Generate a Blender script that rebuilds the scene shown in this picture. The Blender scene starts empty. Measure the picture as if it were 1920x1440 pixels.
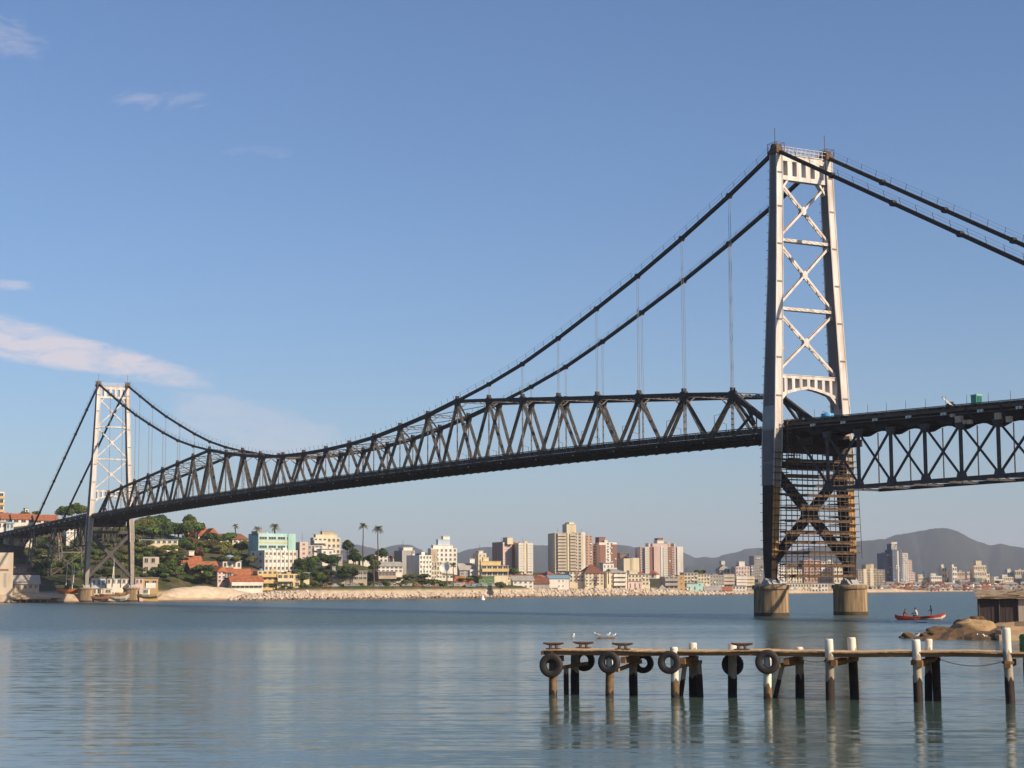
import bpy, bmesh, math, random
from mathutils import Vector, Matrix
import numpy as np
random.seed(7); R = math.radians
SC = bpy.context.scene; COL = SC.collection

# ------------------------------------------------------------------ camera
FPX = 3340.36; YAW = -0.512918; PIT = 0.112653; ROL = 0.004368
CAM = Vector((-200.138, 161.884, 4.415))
FW = Vector((math.cos(YAW), math.sin(YAW), 0)); RT = Vector((math.sin(YAW), -math.cos(YAW), 0)); UP = Vector((0, 0, 1))
_f = FW * math.cos(PIT) + UP * math.sin(PIT); _u = UP * math.cos(PIT) - FW * math.sin(PIT)
_r2 = RT * math.cos(ROL) + _u * (-math.sin(ROL)); _u2 = _u * math.cos(ROL) + RT * math.sin(ROL)
cd = bpy.data.cameras.new('camera'); cam = bpy.data.objects.new('camera', cd); COL.objects.link(cam)
cam.matrix_world = Matrix(((_r2.x, _u2.x, -_f.x, CAM.x), (_r2.y, _u2.y, -_f.y, CAM.y), (_r2.z, _u2.z, -_f.z, CAM.z), (0, 0, 0, 1)))
cd.sensor_width = 36; cd.lens = 36 * FPX / 1920; cd.clip_start = 0.5; cd.clip_end = 90000
SC.camera = cam

# ------------------------------------------------------------------ sky, sun, exposure
EL = R(29)
SUN = Vector((-0.90, -0.436, 0)).normalized() * math.cos(EL) + UP * math.sin(EL)
w = bpy.data.worlds.new('World'); SC.world = w; w.use_nodes = True
nt = w.node_tree; nt.nodes.clear()
N = nt.nodes.new; L = nt.links.new
out = N('ShaderNodeOutputWorld'); bg = N('ShaderNodeBackground'); bg.inputs['Strength'].default_value = 0.092
sky = N('ShaderNodeTexSky'); sky.sky_type = 'NISHITA'; sky.sun_disc = False
sky.sun_elevation = EL; sky.sun_rotation = math.atan2(SUN.x, SUN.y); sky.altitude = 0
sky.air_density = 1.0; sky.dust_density = 0.75; sky.ozone_density = 4.0
# thin clouds: noise streaks masked to two or three directions of the sky
tc = N('ShaderNodeTexCoord')
def skydir(px, py):
    x, y = px - 960, py - 720
    v = _f * FPX + _r2 * x - _u2 * y
    return v.normalized()
def math_n(op, a, b=None, c=None):
    n = N('ShaderNodeMath'); n.operation = op
    for i, q in enumerate((a, b, c)):
        if q is None: continue
        if isinstance(q, (int, float)): n.inputs[i].default_value = q
        else: L(q, n.inputs[i])
    return n.outputs[0]
def dot_n(v):
    n = N('ShaderNodeVectorMath'); n.operation = 'DOT_PRODUCT'; L(tc.outputs['Generated'], n.inputs[0]); n.inputs[1].default_value = v
    return n.outputs['Value']
def cloud(p, q, half, amount, lo, seed, taper=1.0):
    """a wisp lying along the great circle from sky direction p to q"""
    a, b = skydir(*p), skydir(*q)
    ax = (b - a); ln = ax.length; ax.normalize(); mid = (a + b) / 2; nn = mid.normalized().cross(ax).normalized()
    along = math_n('SUBTRACT', dot_n(ax), mid.dot(ax)); across = dot_n(nn)
    al = math_n('DIVIDE', along, ln / 2)                      # -1..1
    mp = N('ShaderNodeCombineXYZ'); L(math_n('MULTIPLY', along, 34), mp.inputs[0]); L(math_n('MULTIPLY_ADD', across, 110, math_n('MULTIPLY', along, 16)), mp.inputs[1]); mp.inputs[2].default_value = seed
    nz = N('ShaderNodeTexNoise'); nz.inputs['Scale'].default_value = 1.0; nz.inputs['Detail'].default_value = 8; nz.inputs['Roughness'].default_value = 0.66; nz.inputs['Distortion'].default_value = 0.5
    L(mp.outputs[0], nz.inputs['Vector'])
    width = math_n('MULTIPLY', half / FPX, math_n('SUBTRACT', 1.0, math_n('MULTIPLY', math_n('MULTIPLY_ADD', al, 0.5, 0.5), taper)))
    ac = math_n('ABSOLUTE', math_n('DIVIDE', across, math_n('MAXIMUM', width, 1e-4)))
    e1 = math_n('MAXIMUM', math_n('SUBTRACT', 1.0, math_n('MULTIPLY', ac, ac)), 0)
    e2 = math_n('MAXIMUM', math_n('SUBTRACT', 1.0, math_n('POWER', math_n('ABSOLUTE', al), 4.0)), 0)
    env = math_n('MULTIPLY', e1, e2)
    den = math_n('MULTIPLY', math_n('MAXIMUM', math_n('SUBTRACT', math_n('ADD', math_n('MULTIPLY', nz.outputs['Fac'], 2.1), math_n('MULTIPLY', env, 0.62)), lo), 0), 1.7)
    den = math_n('MULTIPLY', math_n('MINIMUM', den, 1), math_n('MINIMUM', math_n('MULTIPLY', env, 2.2), 1))
    front = math_n('GREATER_THAN', dot_n(mid), 0)
    return math_n('MULTIPLY', math_n('MULTIPLY', den, amount), front)
cl = cloud((-330, 556), (410, 722), 62, 0.8, 1.02, 1.3, 0.62)
for c in (cloud((-190, 10), (110, 95), 62, 0.30, 1.32, 4.1, 0.4), cloud((200, 188), (410, 184), 30, 0.28, 1.42, 7.7, 0.3),
          cloud((300, 765), (690, 850), 66, 0.28, 1.10, 9.2, 0.2), cloud((400, 280), (560, 292), 24, 0.15, 1.40, 2.6, 0.2),
          cloud((-60, 532), (70, 537), 14, 0.4, 1.25, 12.6, 0.2)):
    cl = math_n('MAXIMUM', cl, c)
tint = N('ShaderNodeMix'); tint.data_type = 'RGBA'; tint.blend_type = 'MULTIPLY'; tint.inputs['Factor'].default_value = 1; tint.inputs['B'].default_value = (.805,.868,.985,1); L(sky.outputs['Color'], tint.inputs['A'])   # clear southern sky
mx = N('ShaderNodeMix'); mx.data_type = 'RGBA'
L(cl, mx.inputs['Factor']); L(tint.outputs['Result'], mx.inputs['A']); mx.inputs['B'].default_value = (6.6, 5.9, 6.2, 1)
L(mx.outputs['Result'], bg.inputs['Color']); L(bg.outputs[0], out.inputs['Surface'])

sl = bpy.data.lights.new('sun', 'SUN'); sl.energy = 4.9; sl.angle = R(0.5); sl.color = (1.0, 0.83, 0.61)
so = bpy.data.objects.new('sun', sl); COL.objects.link(so); so.rotation_euler = (-SUN).to_track_quat('-Z', 'Y').to_euler(); so.location = (-250, 60, 180)
SC.view_settings.view_transform = 'Standard'; SC.view_settings.look = 'None'; SC.view_settings.gamma = 1
SC.view_settings.exposure = 0.4
SC.render.engine = 'CYCLES'
SC.cycles.use_denoising = True
SC.cycles.max_bounces = 6; SC.cycles.volume_bounces = 0
SC.cycles.sample_clamp_indirect = 6

# ------------------------------------------------------------------ helpers
def at(px, py, d):
    """world point seen at photo pixel (px, py), d metres in front of the camera along the horizontal view axis"""
    x, y = px - 960, py - 720
    v = _f * FPX + _r2 * x - _u2 * y
    return CAM + v * (d / v.dot(FW))
def hor(px): return 1094.1 + (px - 100) * 0.00441
VR = math.atan2(RT.y, RT.x)                       # rotation that turns local x to the view's right

class MB:
    def __init__(s): s.v = []; s.f = []; s.m = []; s.sm = []
    def add(s, vs, fs, mi=0, smooth=False):
        o = len(s.v); s.v += [tuple(q) for q in vs]
        for q in fs: s.f.append(tuple(i + o for i in q)); s.m.append(mi); s.sm.append(smooth)
        return s
    def box(s, x0, x1, y0, y1, z0, z1, mi=0):
        return s.add([(x0,y0,z0),(x1,y0,z0),(x1,y1,z0),(x0,y1,z0),(x0,y0,z1),(x1,y0,z1),(x1,y1,z1),(x0,y1,z1)],
                     [(0,3,2,1),(4,5,6,7),(0,1,5,4),(1,2,6,5),(2,3,7,6),(3,0,4,7)], mi)
    def beam(s, p, q, w_, h_, mi=0, up=(0,0,1)):
        p, q, up = Vector(p), Vector(q), Vector(up); a = (q - p).normalized()
        sd = a.cross(up)
        if sd.length < 1e-4: sd = a.cross(Vector((1,0,0)))
        sd.normalize(); u = sd.cross(a).normalized()
        vs = []
        for c in (p, q):
            for sx, sy in ((-1,-1),(1,-1),(1,1),(-1,1)): vs.append(c + sd * (sx * w_ / 2) + u * (sy * h_ / 2))
        return s.add(vs, [(0,3,2,1),(4,5,6,7),(0,1,5,4),(1,2,6,5),(2,3,7,6),(3,0,4,7)], mi)
    def tube(s, p, q, r0, r1=None, n=8, mi=0, cap=True, smooth=True):
        r1 = r0 if r1 is None else r1
        p, q = Vector(p), Vector(q); a = (q - p).normalized()
        e = a.cross(Vector((0,0,1)) if abs(a.z) < .9 else Vector((1,0,0))).normalized(); g = a.cross(e).normalized()
        vs = []
        for c, r in ((p, r0), (q, r1)):
            for i in range(n):
                t = 2 * math.pi * i / n; vs.append(c + (e * math.cos(t) + g * math.sin(t)) * r)
        s.add(vs, [(i, (i+1) % n, n + (i+1) % n, n + i) for i in range(n)], mi, smooth)
        if cap: s.add(vs, [tuple(range(n))[::-1], tuple(range(n, 2*n))], mi)
        return s
    def lathe(s, prof, n=16, mi=0, c=(0,0,0), smooth=True):
        vs = []
        for r, z in prof:
            for i in range(n):
                t = 2 * math.pi * i / n; vs.append((c[0] + r * math.cos(t), c[1] + r * math.sin(t), c[2] + z))
        fs = []
        for k in range(len(prof) - 1):
            for i in range(n): fs.append((k*n + i, k*n + (i+1) % n, (k+1)*n + (i+1) % n, (k+1)*n + i))
        s.add(vs, fs, mi, smooth)
        s.add(vs[:n], [tuple(range(n))[::-1]], mi); s.add(vs[-n:], [tuple(range(n))], mi)
        return s
    def prism(s, poly, y0, y1, mi=0):
        """polygon in x,z (counter-clockwise seen from -y) pushed from y0 to y1"""
        n = len(poly); vs = [(x, y0, z) for x, z in poly] + [(x, y1, z) for x, z in poly]
        fs = [(i, (i+1) % n, n + (i+1) % n, n + i) for i in range(n)]
        return s.add(vs, [tuple(range(n)), tuple(range(2*n-1, n-1, -1))] + [f[::-1] for f in fs], mi)
    def mesh(s, name, mats):
        me = bpy.data.meshes.new(name); me.from_pydata(s.v, [], s.f)
        for m in (mats if isinstance(mats, (list, tuple)) else [mats]): me.materials.append(m)
        me.polygons.foreach_set('material_index', s.m); me.polygons.foreach_set('use_smooth', s.sm); me.update()
        return me
    def build(s, name, mats, parent=None, loc=None, rot=None):
        return link(name, s.mesh(name, mats), parent, loc, rot)
def link(name, me, parent=None, loc=None, rot=None):
    o = bpy.data.objects.new(name, me); COL.objects.link(o)
    if parent: o.parent = parent
    if loc is not None: o.location = loc
    if rot is not None: o.rotation_euler = (0, 0, rot) if isinstance(rot, (int, float)) else rot
    return o
def empty(name, loc=(0,0,0), rot=0):
    o = bpy.data.objects.new(name, None); COL.objects.link(o); o.location = loc; o.rotation_euler = (0,0,rot); o.empty_display_size = .5
    return o
def tag(o, label=None, cat=None, group=None, kind=None):
    for k, v in (('label', label), ('category', cat), ('group', group), ('kind', kind)):
        if v: o[k] = v
    return o
def copy_tree(o, parent=None):
    c = o.copy(); COL.objects.link(c)
    if parent: c.parent = parent
    for ch in [q for q in o.children]: copy_tree(ch, c)
    return c

# ------------------------------------------------------------------ materials
MATS = {}
def mat(name, col, rough=0.8, noise=0.25, scale=0.6, col2=None, metal=0.0, stretch=(1,1,1), bump=0.0, detail=5, spec=0.3, contrast=1.0, rnd=0.0, obj=True):
    """principled with a noise that drifts between two real colours of the surface"""
    if name in MATS: return MATS[name]
    m = bpy.data.materials.new(name); m.use_nodes = True; t = m.node_tree; b = t.nodes['Principled BSDF']
    b.inputs['Roughness'].default_value = rough; b.inputs['Metallic'].default_value = metal; b.inputs['Specular IOR Level'].default_value = spec
    co = t.nodes.new('ShaderNodeTexCoord'); mp = t.nodes.new('ShaderNodeMapping'); mp.inputs['Scale'].default_value = stretch
    nz = t.nodes.new('ShaderNodeTexNoise'); nz.inputs['Scale'].default_value = scale; nz.inputs['Detail'].default_value = detail; nz.inputs['Roughness'].default_value = .65
    t.links.new(co.outputs['Object' if obj else 'Generated'], mp.inputs[0]); t.links.new(mp.outputs[0], nz.inputs['Vector'])
    mr = t.nodes.new('ShaderNodeMapRange'); mr.inputs['From Min'].default_value = .5 - .22 / contrast; mr.inputs['From Max'].default_value = .5 + .22 / contrast
    t.links.new(nz.outputs['Fac'], mr.inputs['Value'])
    c2 = col2 or tuple(max(0, c * (1 - noise)) for c in col)
    mx = t.nodes.new('ShaderNodeMix'); mx.data_type = 'RGBA'; mx.inputs['A'].default_value = (*col, 1); mx.inputs['B'].default_value = (*c2, 1)
    t.links.new(mr.outputs[0], mx.inputs['Factor'])
    res = mx.outputs['Result']
    if rnd:
        oi = t.nodes.new('ShaderNodeObjectInfo'); hs = t.nodes.new('ShaderNodeHueSaturation')
        m1 = t.nodes.new('ShaderNodeMapRange'); m1.inputs['To Min'].default_value = 1 - rnd; m1.inputs['To Max'].default_value = 1 + rnd
        m2 = t.nodes.new('ShaderNodeMapRange'); m2.inputs['To Min'].default_value = .5 - rnd * .06; m2.inputs['To Max'].default_value = .5 + rnd * .06
        t.links.new(oi.outputs['Random'], m1.inputs['Value']); t.links.new(oi.outputs['Random'], m2.inputs['Value'])
        t.links.new(m1.outputs[0], hs.inputs['Value']); t.links.new(m2.outputs[0], hs.inputs['Hue']); t.links.new(res, hs.inputs['Color']); res = hs.outputs[0]
    t.links.new(res, b.inputs['Base Color'])
    if bump:
        bp = t.nodes.new('ShaderNodeBump'); bp.inputs['Strength'].default_value = bump; t.links.new(nz.outputs['Fac'], bp.inputs['Height']); t.links.new(bp.outputs[0], b.inputs['Normal'])
    MATS[name] = m
    return m
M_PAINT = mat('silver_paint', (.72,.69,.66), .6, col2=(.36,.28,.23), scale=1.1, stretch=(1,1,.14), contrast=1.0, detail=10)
M_DKGREY = mat('dark_grey_paint', (.20,.18,.175), .7, col2=(.12,.10,.10), scale=.45, stretch=(1,1,.25))  # leg side faces and collars, darker than the front faces
M_BARE = mat('cleaned_grey_plate', (.36,.36,.36), .6, noise=.25, scale=.7)
M_ORANGE = mat('orange_primer', (.50,.28,.09), .8, col2=(.28,.14,.05), scale=1.1, contrast=1.6)
M_STEEL = mat('old_dark_steel', (.05,.04,.036), .75, col2=(.022,.017,.015), scale=1.5, contrast=1.5)
M_PEEL = mat('peeling_grey_steel', (.022,.020,.019), .75, col2=(.078,.072,.066), scale=2.6, contrast=1.6)
M_PARAP = mat('mottled_parapet', (.10,.07,.048), .85, col2=(.022,.016,.013), scale=1.3, contrast=2.2, detail=9)
M_ROD = mat('pale_wire_rope', (.26,.26,.27), .6, noise=.3)
M_GREYST = mat('grey_truss_paint', (.085,.073,.075), .7, col2=(.045,.036,.036), scale=.9, contrast=1.4)
M_LAT = mat('pale_lateral_steel', (.22,.195,.17), .7, col2=(.07,.056,.05), scale=1.7, contrast=1.4)
M_LEGGREY = mat('worn_leg_paint', (.34,.30,.26), .7, col2=(.2,.16,.13), scale=.8)
M_RUST = mat('rusty_floor_steel', (.042,.025,.018), .85, col2=(.018,.011,.009), scale=.8, contrast=1.5)
M_RUSTL = mat('rusty_and_lit_edge', (.17,.11,.075), .85, col2=(.08,.05,.035), scale=1.2)
M_WOODSC = mat('scaffold_boards', (.15,.085,.042), .85, col2=(.055,.032,.018), scale=2, contrast=1.4)
M_CONC = mat('pier_concrete', (.37,.26,.145), .9, col2=(.10,.065,.04), scale=1.5, stretch=(1,1,.09), contrast=1.5, bump=.2)
M_ALGAE = mat('tidal_dark_band', (.07,.05,.03), .7, col2=(.035,.026,.018), scale=1.2)
M_LAMP = mat('white_enamel', (.75,.72,.66), .5, noise=.12)
# ================================================================== the suspension bridge
PN = 339.47 / 27; TW = 4.545
ZT = {0:27.2,1:32.45,2:33.55,3:34.5,4:35.5,5:36.5,6:37.55,7:38.55,8:39.5,9:37.75,10:36.4,11:35.25,12:34.65,13:34.35}
def zt(t): return ZT[t] if t <= 13 else ZT[27 - t]
ZC = {0:66.9,1:62.4,2:58.05,3:54.05,4:50.45,5:47.0,6:43.9,7:41.5,8:39.55}
def zc(t): return ZC[t] if t <= 8 else ZC[27 - t]
def zb(t):                                          # bottom chord, slightly cambered
    q = (t - 13.5) / 13.5
    return 26.75 - 1.42 * abs(q) ** 2.6
bridge = empty('suspension_bridge', (0, 0, 0))
tag(bridge, 'long suspension bridge with two pale braced towers and a dark trussed deck', 'bridge')

LEG = [(4.7,7.08,1.0,1.5),(8.6,7.02,1.18,2.0),(13,6.88,1.22,2.3),(18.3,6.66,1.26,2.5),(23.5,6.42,1.3,2.8),(26.2,6.28,1.3,2.75),(29.6,6.12,1.26,2.62),(37,5.75,1.2,2.35),(48,5.22,1.12,1.95),(59,4.78,1.05,1.62),(66.3,4.58,1.02,1.5)]
def legsec(z):
    for a, b in zip(LEG, LEG[1:]):
        if z <= b[0]:
            k = (z - a[0]) / (b[0] - a[0]); return [a[i] + (b[i] - a[i]) * k for i in range(1, 4)]
    return LEG[-1][1:]
def tower(X, fx, near):
    """fx = -1: the side facing the approach is toward -x"""
    def yl(z, s=1): return legsec(z)[0] * s
    t = empty('tower', (X, 0, 0)); t.parent = bridge
    for z in (53.7, 43.7):                          # horizontal struts
        tw = MB(); y = yl(z) - .4; tw.beam((0, -y, z), (0, y, z), 1.0, .44)
        for k in range(9):                      # lacing of the strut's underside
            y0 = -y + 2 * y * k / 9; y1 = -y + 2 * y * (k + 1) / 9
            tw.beam((-.52*1, y0, z - .2), (-.52, y1, z + .2), .05, .09); tw.beam((.52, y0, z - .2), (.52, y1, z + .2), .05, .09)
        tw.build('horizontal_strut', [M_PAINT], t)
    t['label'] = 'near tall tower with scaffolded lower legs' if near else 'distant far tower on the wooded shore'
    for s in (1, -1):
        lg = MB(); zs = [q[0] for q in LEG]
        rings = []
        for z, yc, wy, dx in LEG:
            y0, y1 = s * yc - wy / 2, s * yc + wy / 2
            rings.append([(-dx/2, y0, z), (dx/2, y0, z), (dx/2, y1, z), (-dx/2, y1, z)])
        for k, (a, b) in enumerate(zip(rings, rings[1:])):
            zmid = (LEG[k][0] + LEG[k+1][0]) / 2
            for j in range(4):
                face = [a[j], a[(j+1) % 4], b[(j+1) % 4], b[j]]
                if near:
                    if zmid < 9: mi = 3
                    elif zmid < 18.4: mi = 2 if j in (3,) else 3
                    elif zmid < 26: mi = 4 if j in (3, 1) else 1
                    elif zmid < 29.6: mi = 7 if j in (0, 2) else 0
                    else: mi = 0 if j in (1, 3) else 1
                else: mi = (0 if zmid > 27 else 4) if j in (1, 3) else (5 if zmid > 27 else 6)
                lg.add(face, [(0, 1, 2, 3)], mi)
        lg.add(rings[-1], [(0, 1, 2, 3)], 0); lg.add(rings[0], [(3, 2, 1, 0)], 0)
        # cover plates: edge angles along both faces and a collar every few metres
        for (z0, yc0, w0, d0), (z1, yc1, w1, d1) in zip(LEG[3:], LEG[4:]):
            for e in (-1, 1):
                for g in (-1, 1):
                    lg.beam((e * d0 / 2, s * yc0 + g * w0 / 2, z0), (e * d1 / 2, s * yc1 + g * w1 / 2, z1), .16, .16, 0 if z0 > 18 else 2)
        for z in (21.5, 26.2, 31, 36.5, 42, 47.5, 53, 58.5, 63.5):
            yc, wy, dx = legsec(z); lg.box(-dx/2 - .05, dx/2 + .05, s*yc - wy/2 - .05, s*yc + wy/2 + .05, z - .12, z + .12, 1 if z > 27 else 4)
        if near:                                  # rungs and small lamps on the outer edges
            for k in range(44):
                z = 8 + k * 1.3; yc, wy, dx = legsec(z)
                lg.beam((dx/2, s*yc + wy/2, z), (dx/2 + .25, s*yc + wy/2 + .25, z), .06, .06, 3)
            yc, wy, dx = legsec(46); lg.box(-dx/2-.12, dx/2+.12, s*yc-wy/2-.12, s*yc+wy/2+.12, 37.6 if s > 0 else 28, 38.0 if s > 0 else 28.3, 2)
        lo = lg.build('leg', [M_PAINT, M_DKGREY, M_ORANGE, M_RUST, M_LEGGREY, M_LAT, M_GREYST, M_BARE], t)
        sd = MB(); sd.box(-1.1, 1.1, s*4.58 - .75, s*4.58 + .75, 66.28, 66.75); sd.prism([(-1.0,66.75),(1.0,66.75),(.45,67.75),(-.45,67.75)], s*4.58 - .5, s*4.58 + .5)
        sd.tube((0, s*4.58 - .62, 67.2), (0, s*4.58 + .62, 67.2), .5, n=10)
        for ex in (-1.05, 1.05):
            for ey in (-.7, .7): sd.beam((ex, s*4.58+ey, 66.7), (ex, s*4.58+ey, 67.9), .07, .07)
        for a, b in (((-1.05,-.7),(1.05,-.7)),((-1.05,.7),(1.05,.7)),((-1.05,-.7),(-1.05,.7)),((1.05,-.7),(1.05,.7))):
            sd.beam((a[0], s*4.58+a[1], 67.85), (b[0], s*4.58+b[1], 67.85), .05, .05)
        sd.beam((.2, s*4.58, 67.7), (.2, s*4.58, 70.2), .07, .07)
        sd.build('cable_saddle', [M_RUSTL], t)
    # X bracing, three panels
    for z0, z1 in ((34.3, 43.4), (43.95, 53.4), (53.95, 62.4)):
        zm = (z0 + z1) / 2
        ya, yb = yl(z0) - .35, yl(z1) - .35; zmid = z0 + (z1 - z0) * ya / (ya + yb)
        for s in (1, -1):
            br = MB(); off = .0
            for g in (-.24, .24): br.beam((g, s*ya, z0), (g, -s*yb, z1), .11 + .02 * s, .33, 0)
            n = 12
            for k in range(n):
                p0 = Vector((0, s*ya, z0)).lerp(Vector((0, -s*yb, z1)), k / n); p1 = Vector((0, s*ya, z0)).lerp(Vector((0, -s*yb, z1)), (k + 1) / n)
                e = .22 if k % 2 else -.22
                br.beam(p0 + Vector((e, 0, .05 * s)), p1 + Vector((-e, 0, .05 * s)), .10, .06, 0)
            br.build('diagonal_brace', [M_PAINT], t)
        gp = MB(); gp.prism([(-.45,zmid-.4),(.0,zmid-.65),(.45,zmid-.4),(.45,zmid+.4),(0,zmid+.65),(-.45,zmid+.4)], -.32, .32)
        g = gp.build('gusset_plate', [M_PAINT], t); g.rotation_euler = (0, 0, math.pi / 2)
        for s in (1, -1):
            for z, yy in ((z0 + .35, ya), (z1 - .35, yb)):
                q = MB(); q.prism([(s*yy + .1, z - .45), (s*yy - s*.6, z - .16), (s*yy - s*.6, z + .16), (s*yy + .1, z + .45)][::(-1 if s > 0 else 1)], -.31, .31)
                q = q.build('gusset_plate', [M_PAINT], t); q.rotation_euler = (0, 0, math.pi / 2)
    # upper portal: two chords, posts and rounded corners round five openings
    pm = MB(); y = yl(65) - .45
    pm.box(-.5, .5, -y, y, 65.35, 66.25); pm.box(-.5, .5, -y, y, 62.55, 63.2)
    for k in range(6):
        yy = -y + 2 * y * k / 5
        pm.box(-.48, .48, max(-y, yy - .42), min(y, yy + .42), 63.2, 65.35)
    for s in (1, -1): pm.beam((0, s * (y - .1), 61.0), (0, s * (y - 1.3), 62.6), .8, .3)
    pm.box(-.62, .62, -y, y, 66.25, 66.37)
    for k in range(12):
        yy = -y + 2 * y * k / 11; pm.beam((-.6, yy, 66.37), (-.6, yy, 67.4), .06, .06); pm.beam((.6, yy, 66.37), (.6, yy, 67.4), .06, .06)
    for ex in (-.6, .6): pm.beam((ex, -y, 67.4), (ex, y, 67.4), .06, .06); pm.beam((ex, -y, 66.9), (ex, y, 66.9), .05, .05)
    pm.build('upper_portal', [M_PAINT], t)
    # lower portal: arched soffit, nine posts, knee braces
    pm = MB(); y = yl(33) - .5
    pm.box(-.52, .52, -y, y, 33.65, 34.1); pm.box(-.6, .6, -y, y, 34.1, 34.2)
    arch = [31.1, 31.55, 31.95, 32.25, 32.45, 32.25, 31.95, 31.55, 31.1]
    for k in range(9):
        yy = -y + 2 * y * k / 8
        pm.box(-.5, .5, max(-y, yy - .25), min(y, yy + .25), arch[k], 33.65)
        if k < 8: pm.beam((0, yy, arch[k]), (0, yy + 2 * y / 8, arch[k+1]), .98, .42)
    for s in (1, -1):
        pm.beam((0, s * (yl(29) - .45), 28.9), (0, s * (y - .15), 31.2), .95, .4); pm.beam((0, s * (y - .2), 30.2), (0, s * (y - 1.6), 31.7), .95, .36)
    pm.build('lower_portal', [M_PAINT], t)
    # lower strut and the great dark X below the deck
    lm = MB(); y = yl(21.2) - .4; lm.box(-.7, .7, -y, y, 20.8, 21.7)
    for k in range(8): lm.beam((-.75, -y + 2*y*k/8, 20.9), (-.75, -y + 2*y*(k+1)/8, 21.6), .06, .12)
    lm.build('lower_strut', [M_RUST if near else M_GREYST], t)
    for s in (1, -1):
        br = MB(); a = Vector((0, s * (yl(7.5) - .3), 7.6)); b = Vector((0, -s * (yl(20.5) - .4), 20.6))
        for g in (-.55, .55): br.beam(a + Vector((g,0,0)), b + Vector((g,0,0)), .2 + .02*s, 1.0)
        for k in range(14):
            p0, p1 = a.lerp(b, k / 14), a.lerp(b, (k + 1) / 14); e = .5 if k % 2 else -.5
            br.beam(p0 + Vector((e,0,.3)), p1 + Vector((-e,0,.3)), .12, .08); br.beam(p0 + Vector((e,0,-.3)), p1 + Vector((-e,0,-.3)), .12, .08)
        br.build('diagonal_brace', [M_STEEL if near else M_GREYST], t)
    gp = MB(); gp.box(-.72, .72, -1.0, 1.0, 13.6, 15.6); gp.build('gusset_plate', [M_STEEL if near else M_GREYST], t)
    for s in (1, -1):                              # concrete piers and their shoes
        pr = MB(); px = [(2.45,-2.5),(2.47,.5)]; pr.lathe(px, 40, 1); pr.lathe([(2.47,.5),(2.44,1.0),(2.42,3.75)], 40, 0); pr.lathe([(2.62,3.75),(2.66,3.95),(2.64,4.25),(2.5,4.32)], 40, 0)
        p = pr.build('pier', [M_CONC, M_ALGAE], bridge, (X, s * 7.1, 0))
        sh = MB(); sh.prism([(-1.35,4.32),(1.35,4.32),(.55,5.3),(-.55,5.3)], -.5, .5); sh.prism([(-1.1,4.33),(1.1,4.33),(.4,5.1),(-.4,5.1)], -1.0, -.52); sh.prism([(-1.1,4.33),(1.1,4.33),(.4,5.1),(-.4,5.1)], .52, 1.0)
        sh.tube((0,-1.1,4.95),(0,1.1,4.95),.34)
        sh.box(-1.7,1.7,-1.4,1.4,4.3,4.45)
        sh.build('bearing_shoe', [M_BARE], p)
    return t
XN, XF = 1.0, 339.9
tower_near = tower(XN, -1, True); tower_far = tower(XF, 1, False)

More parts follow.
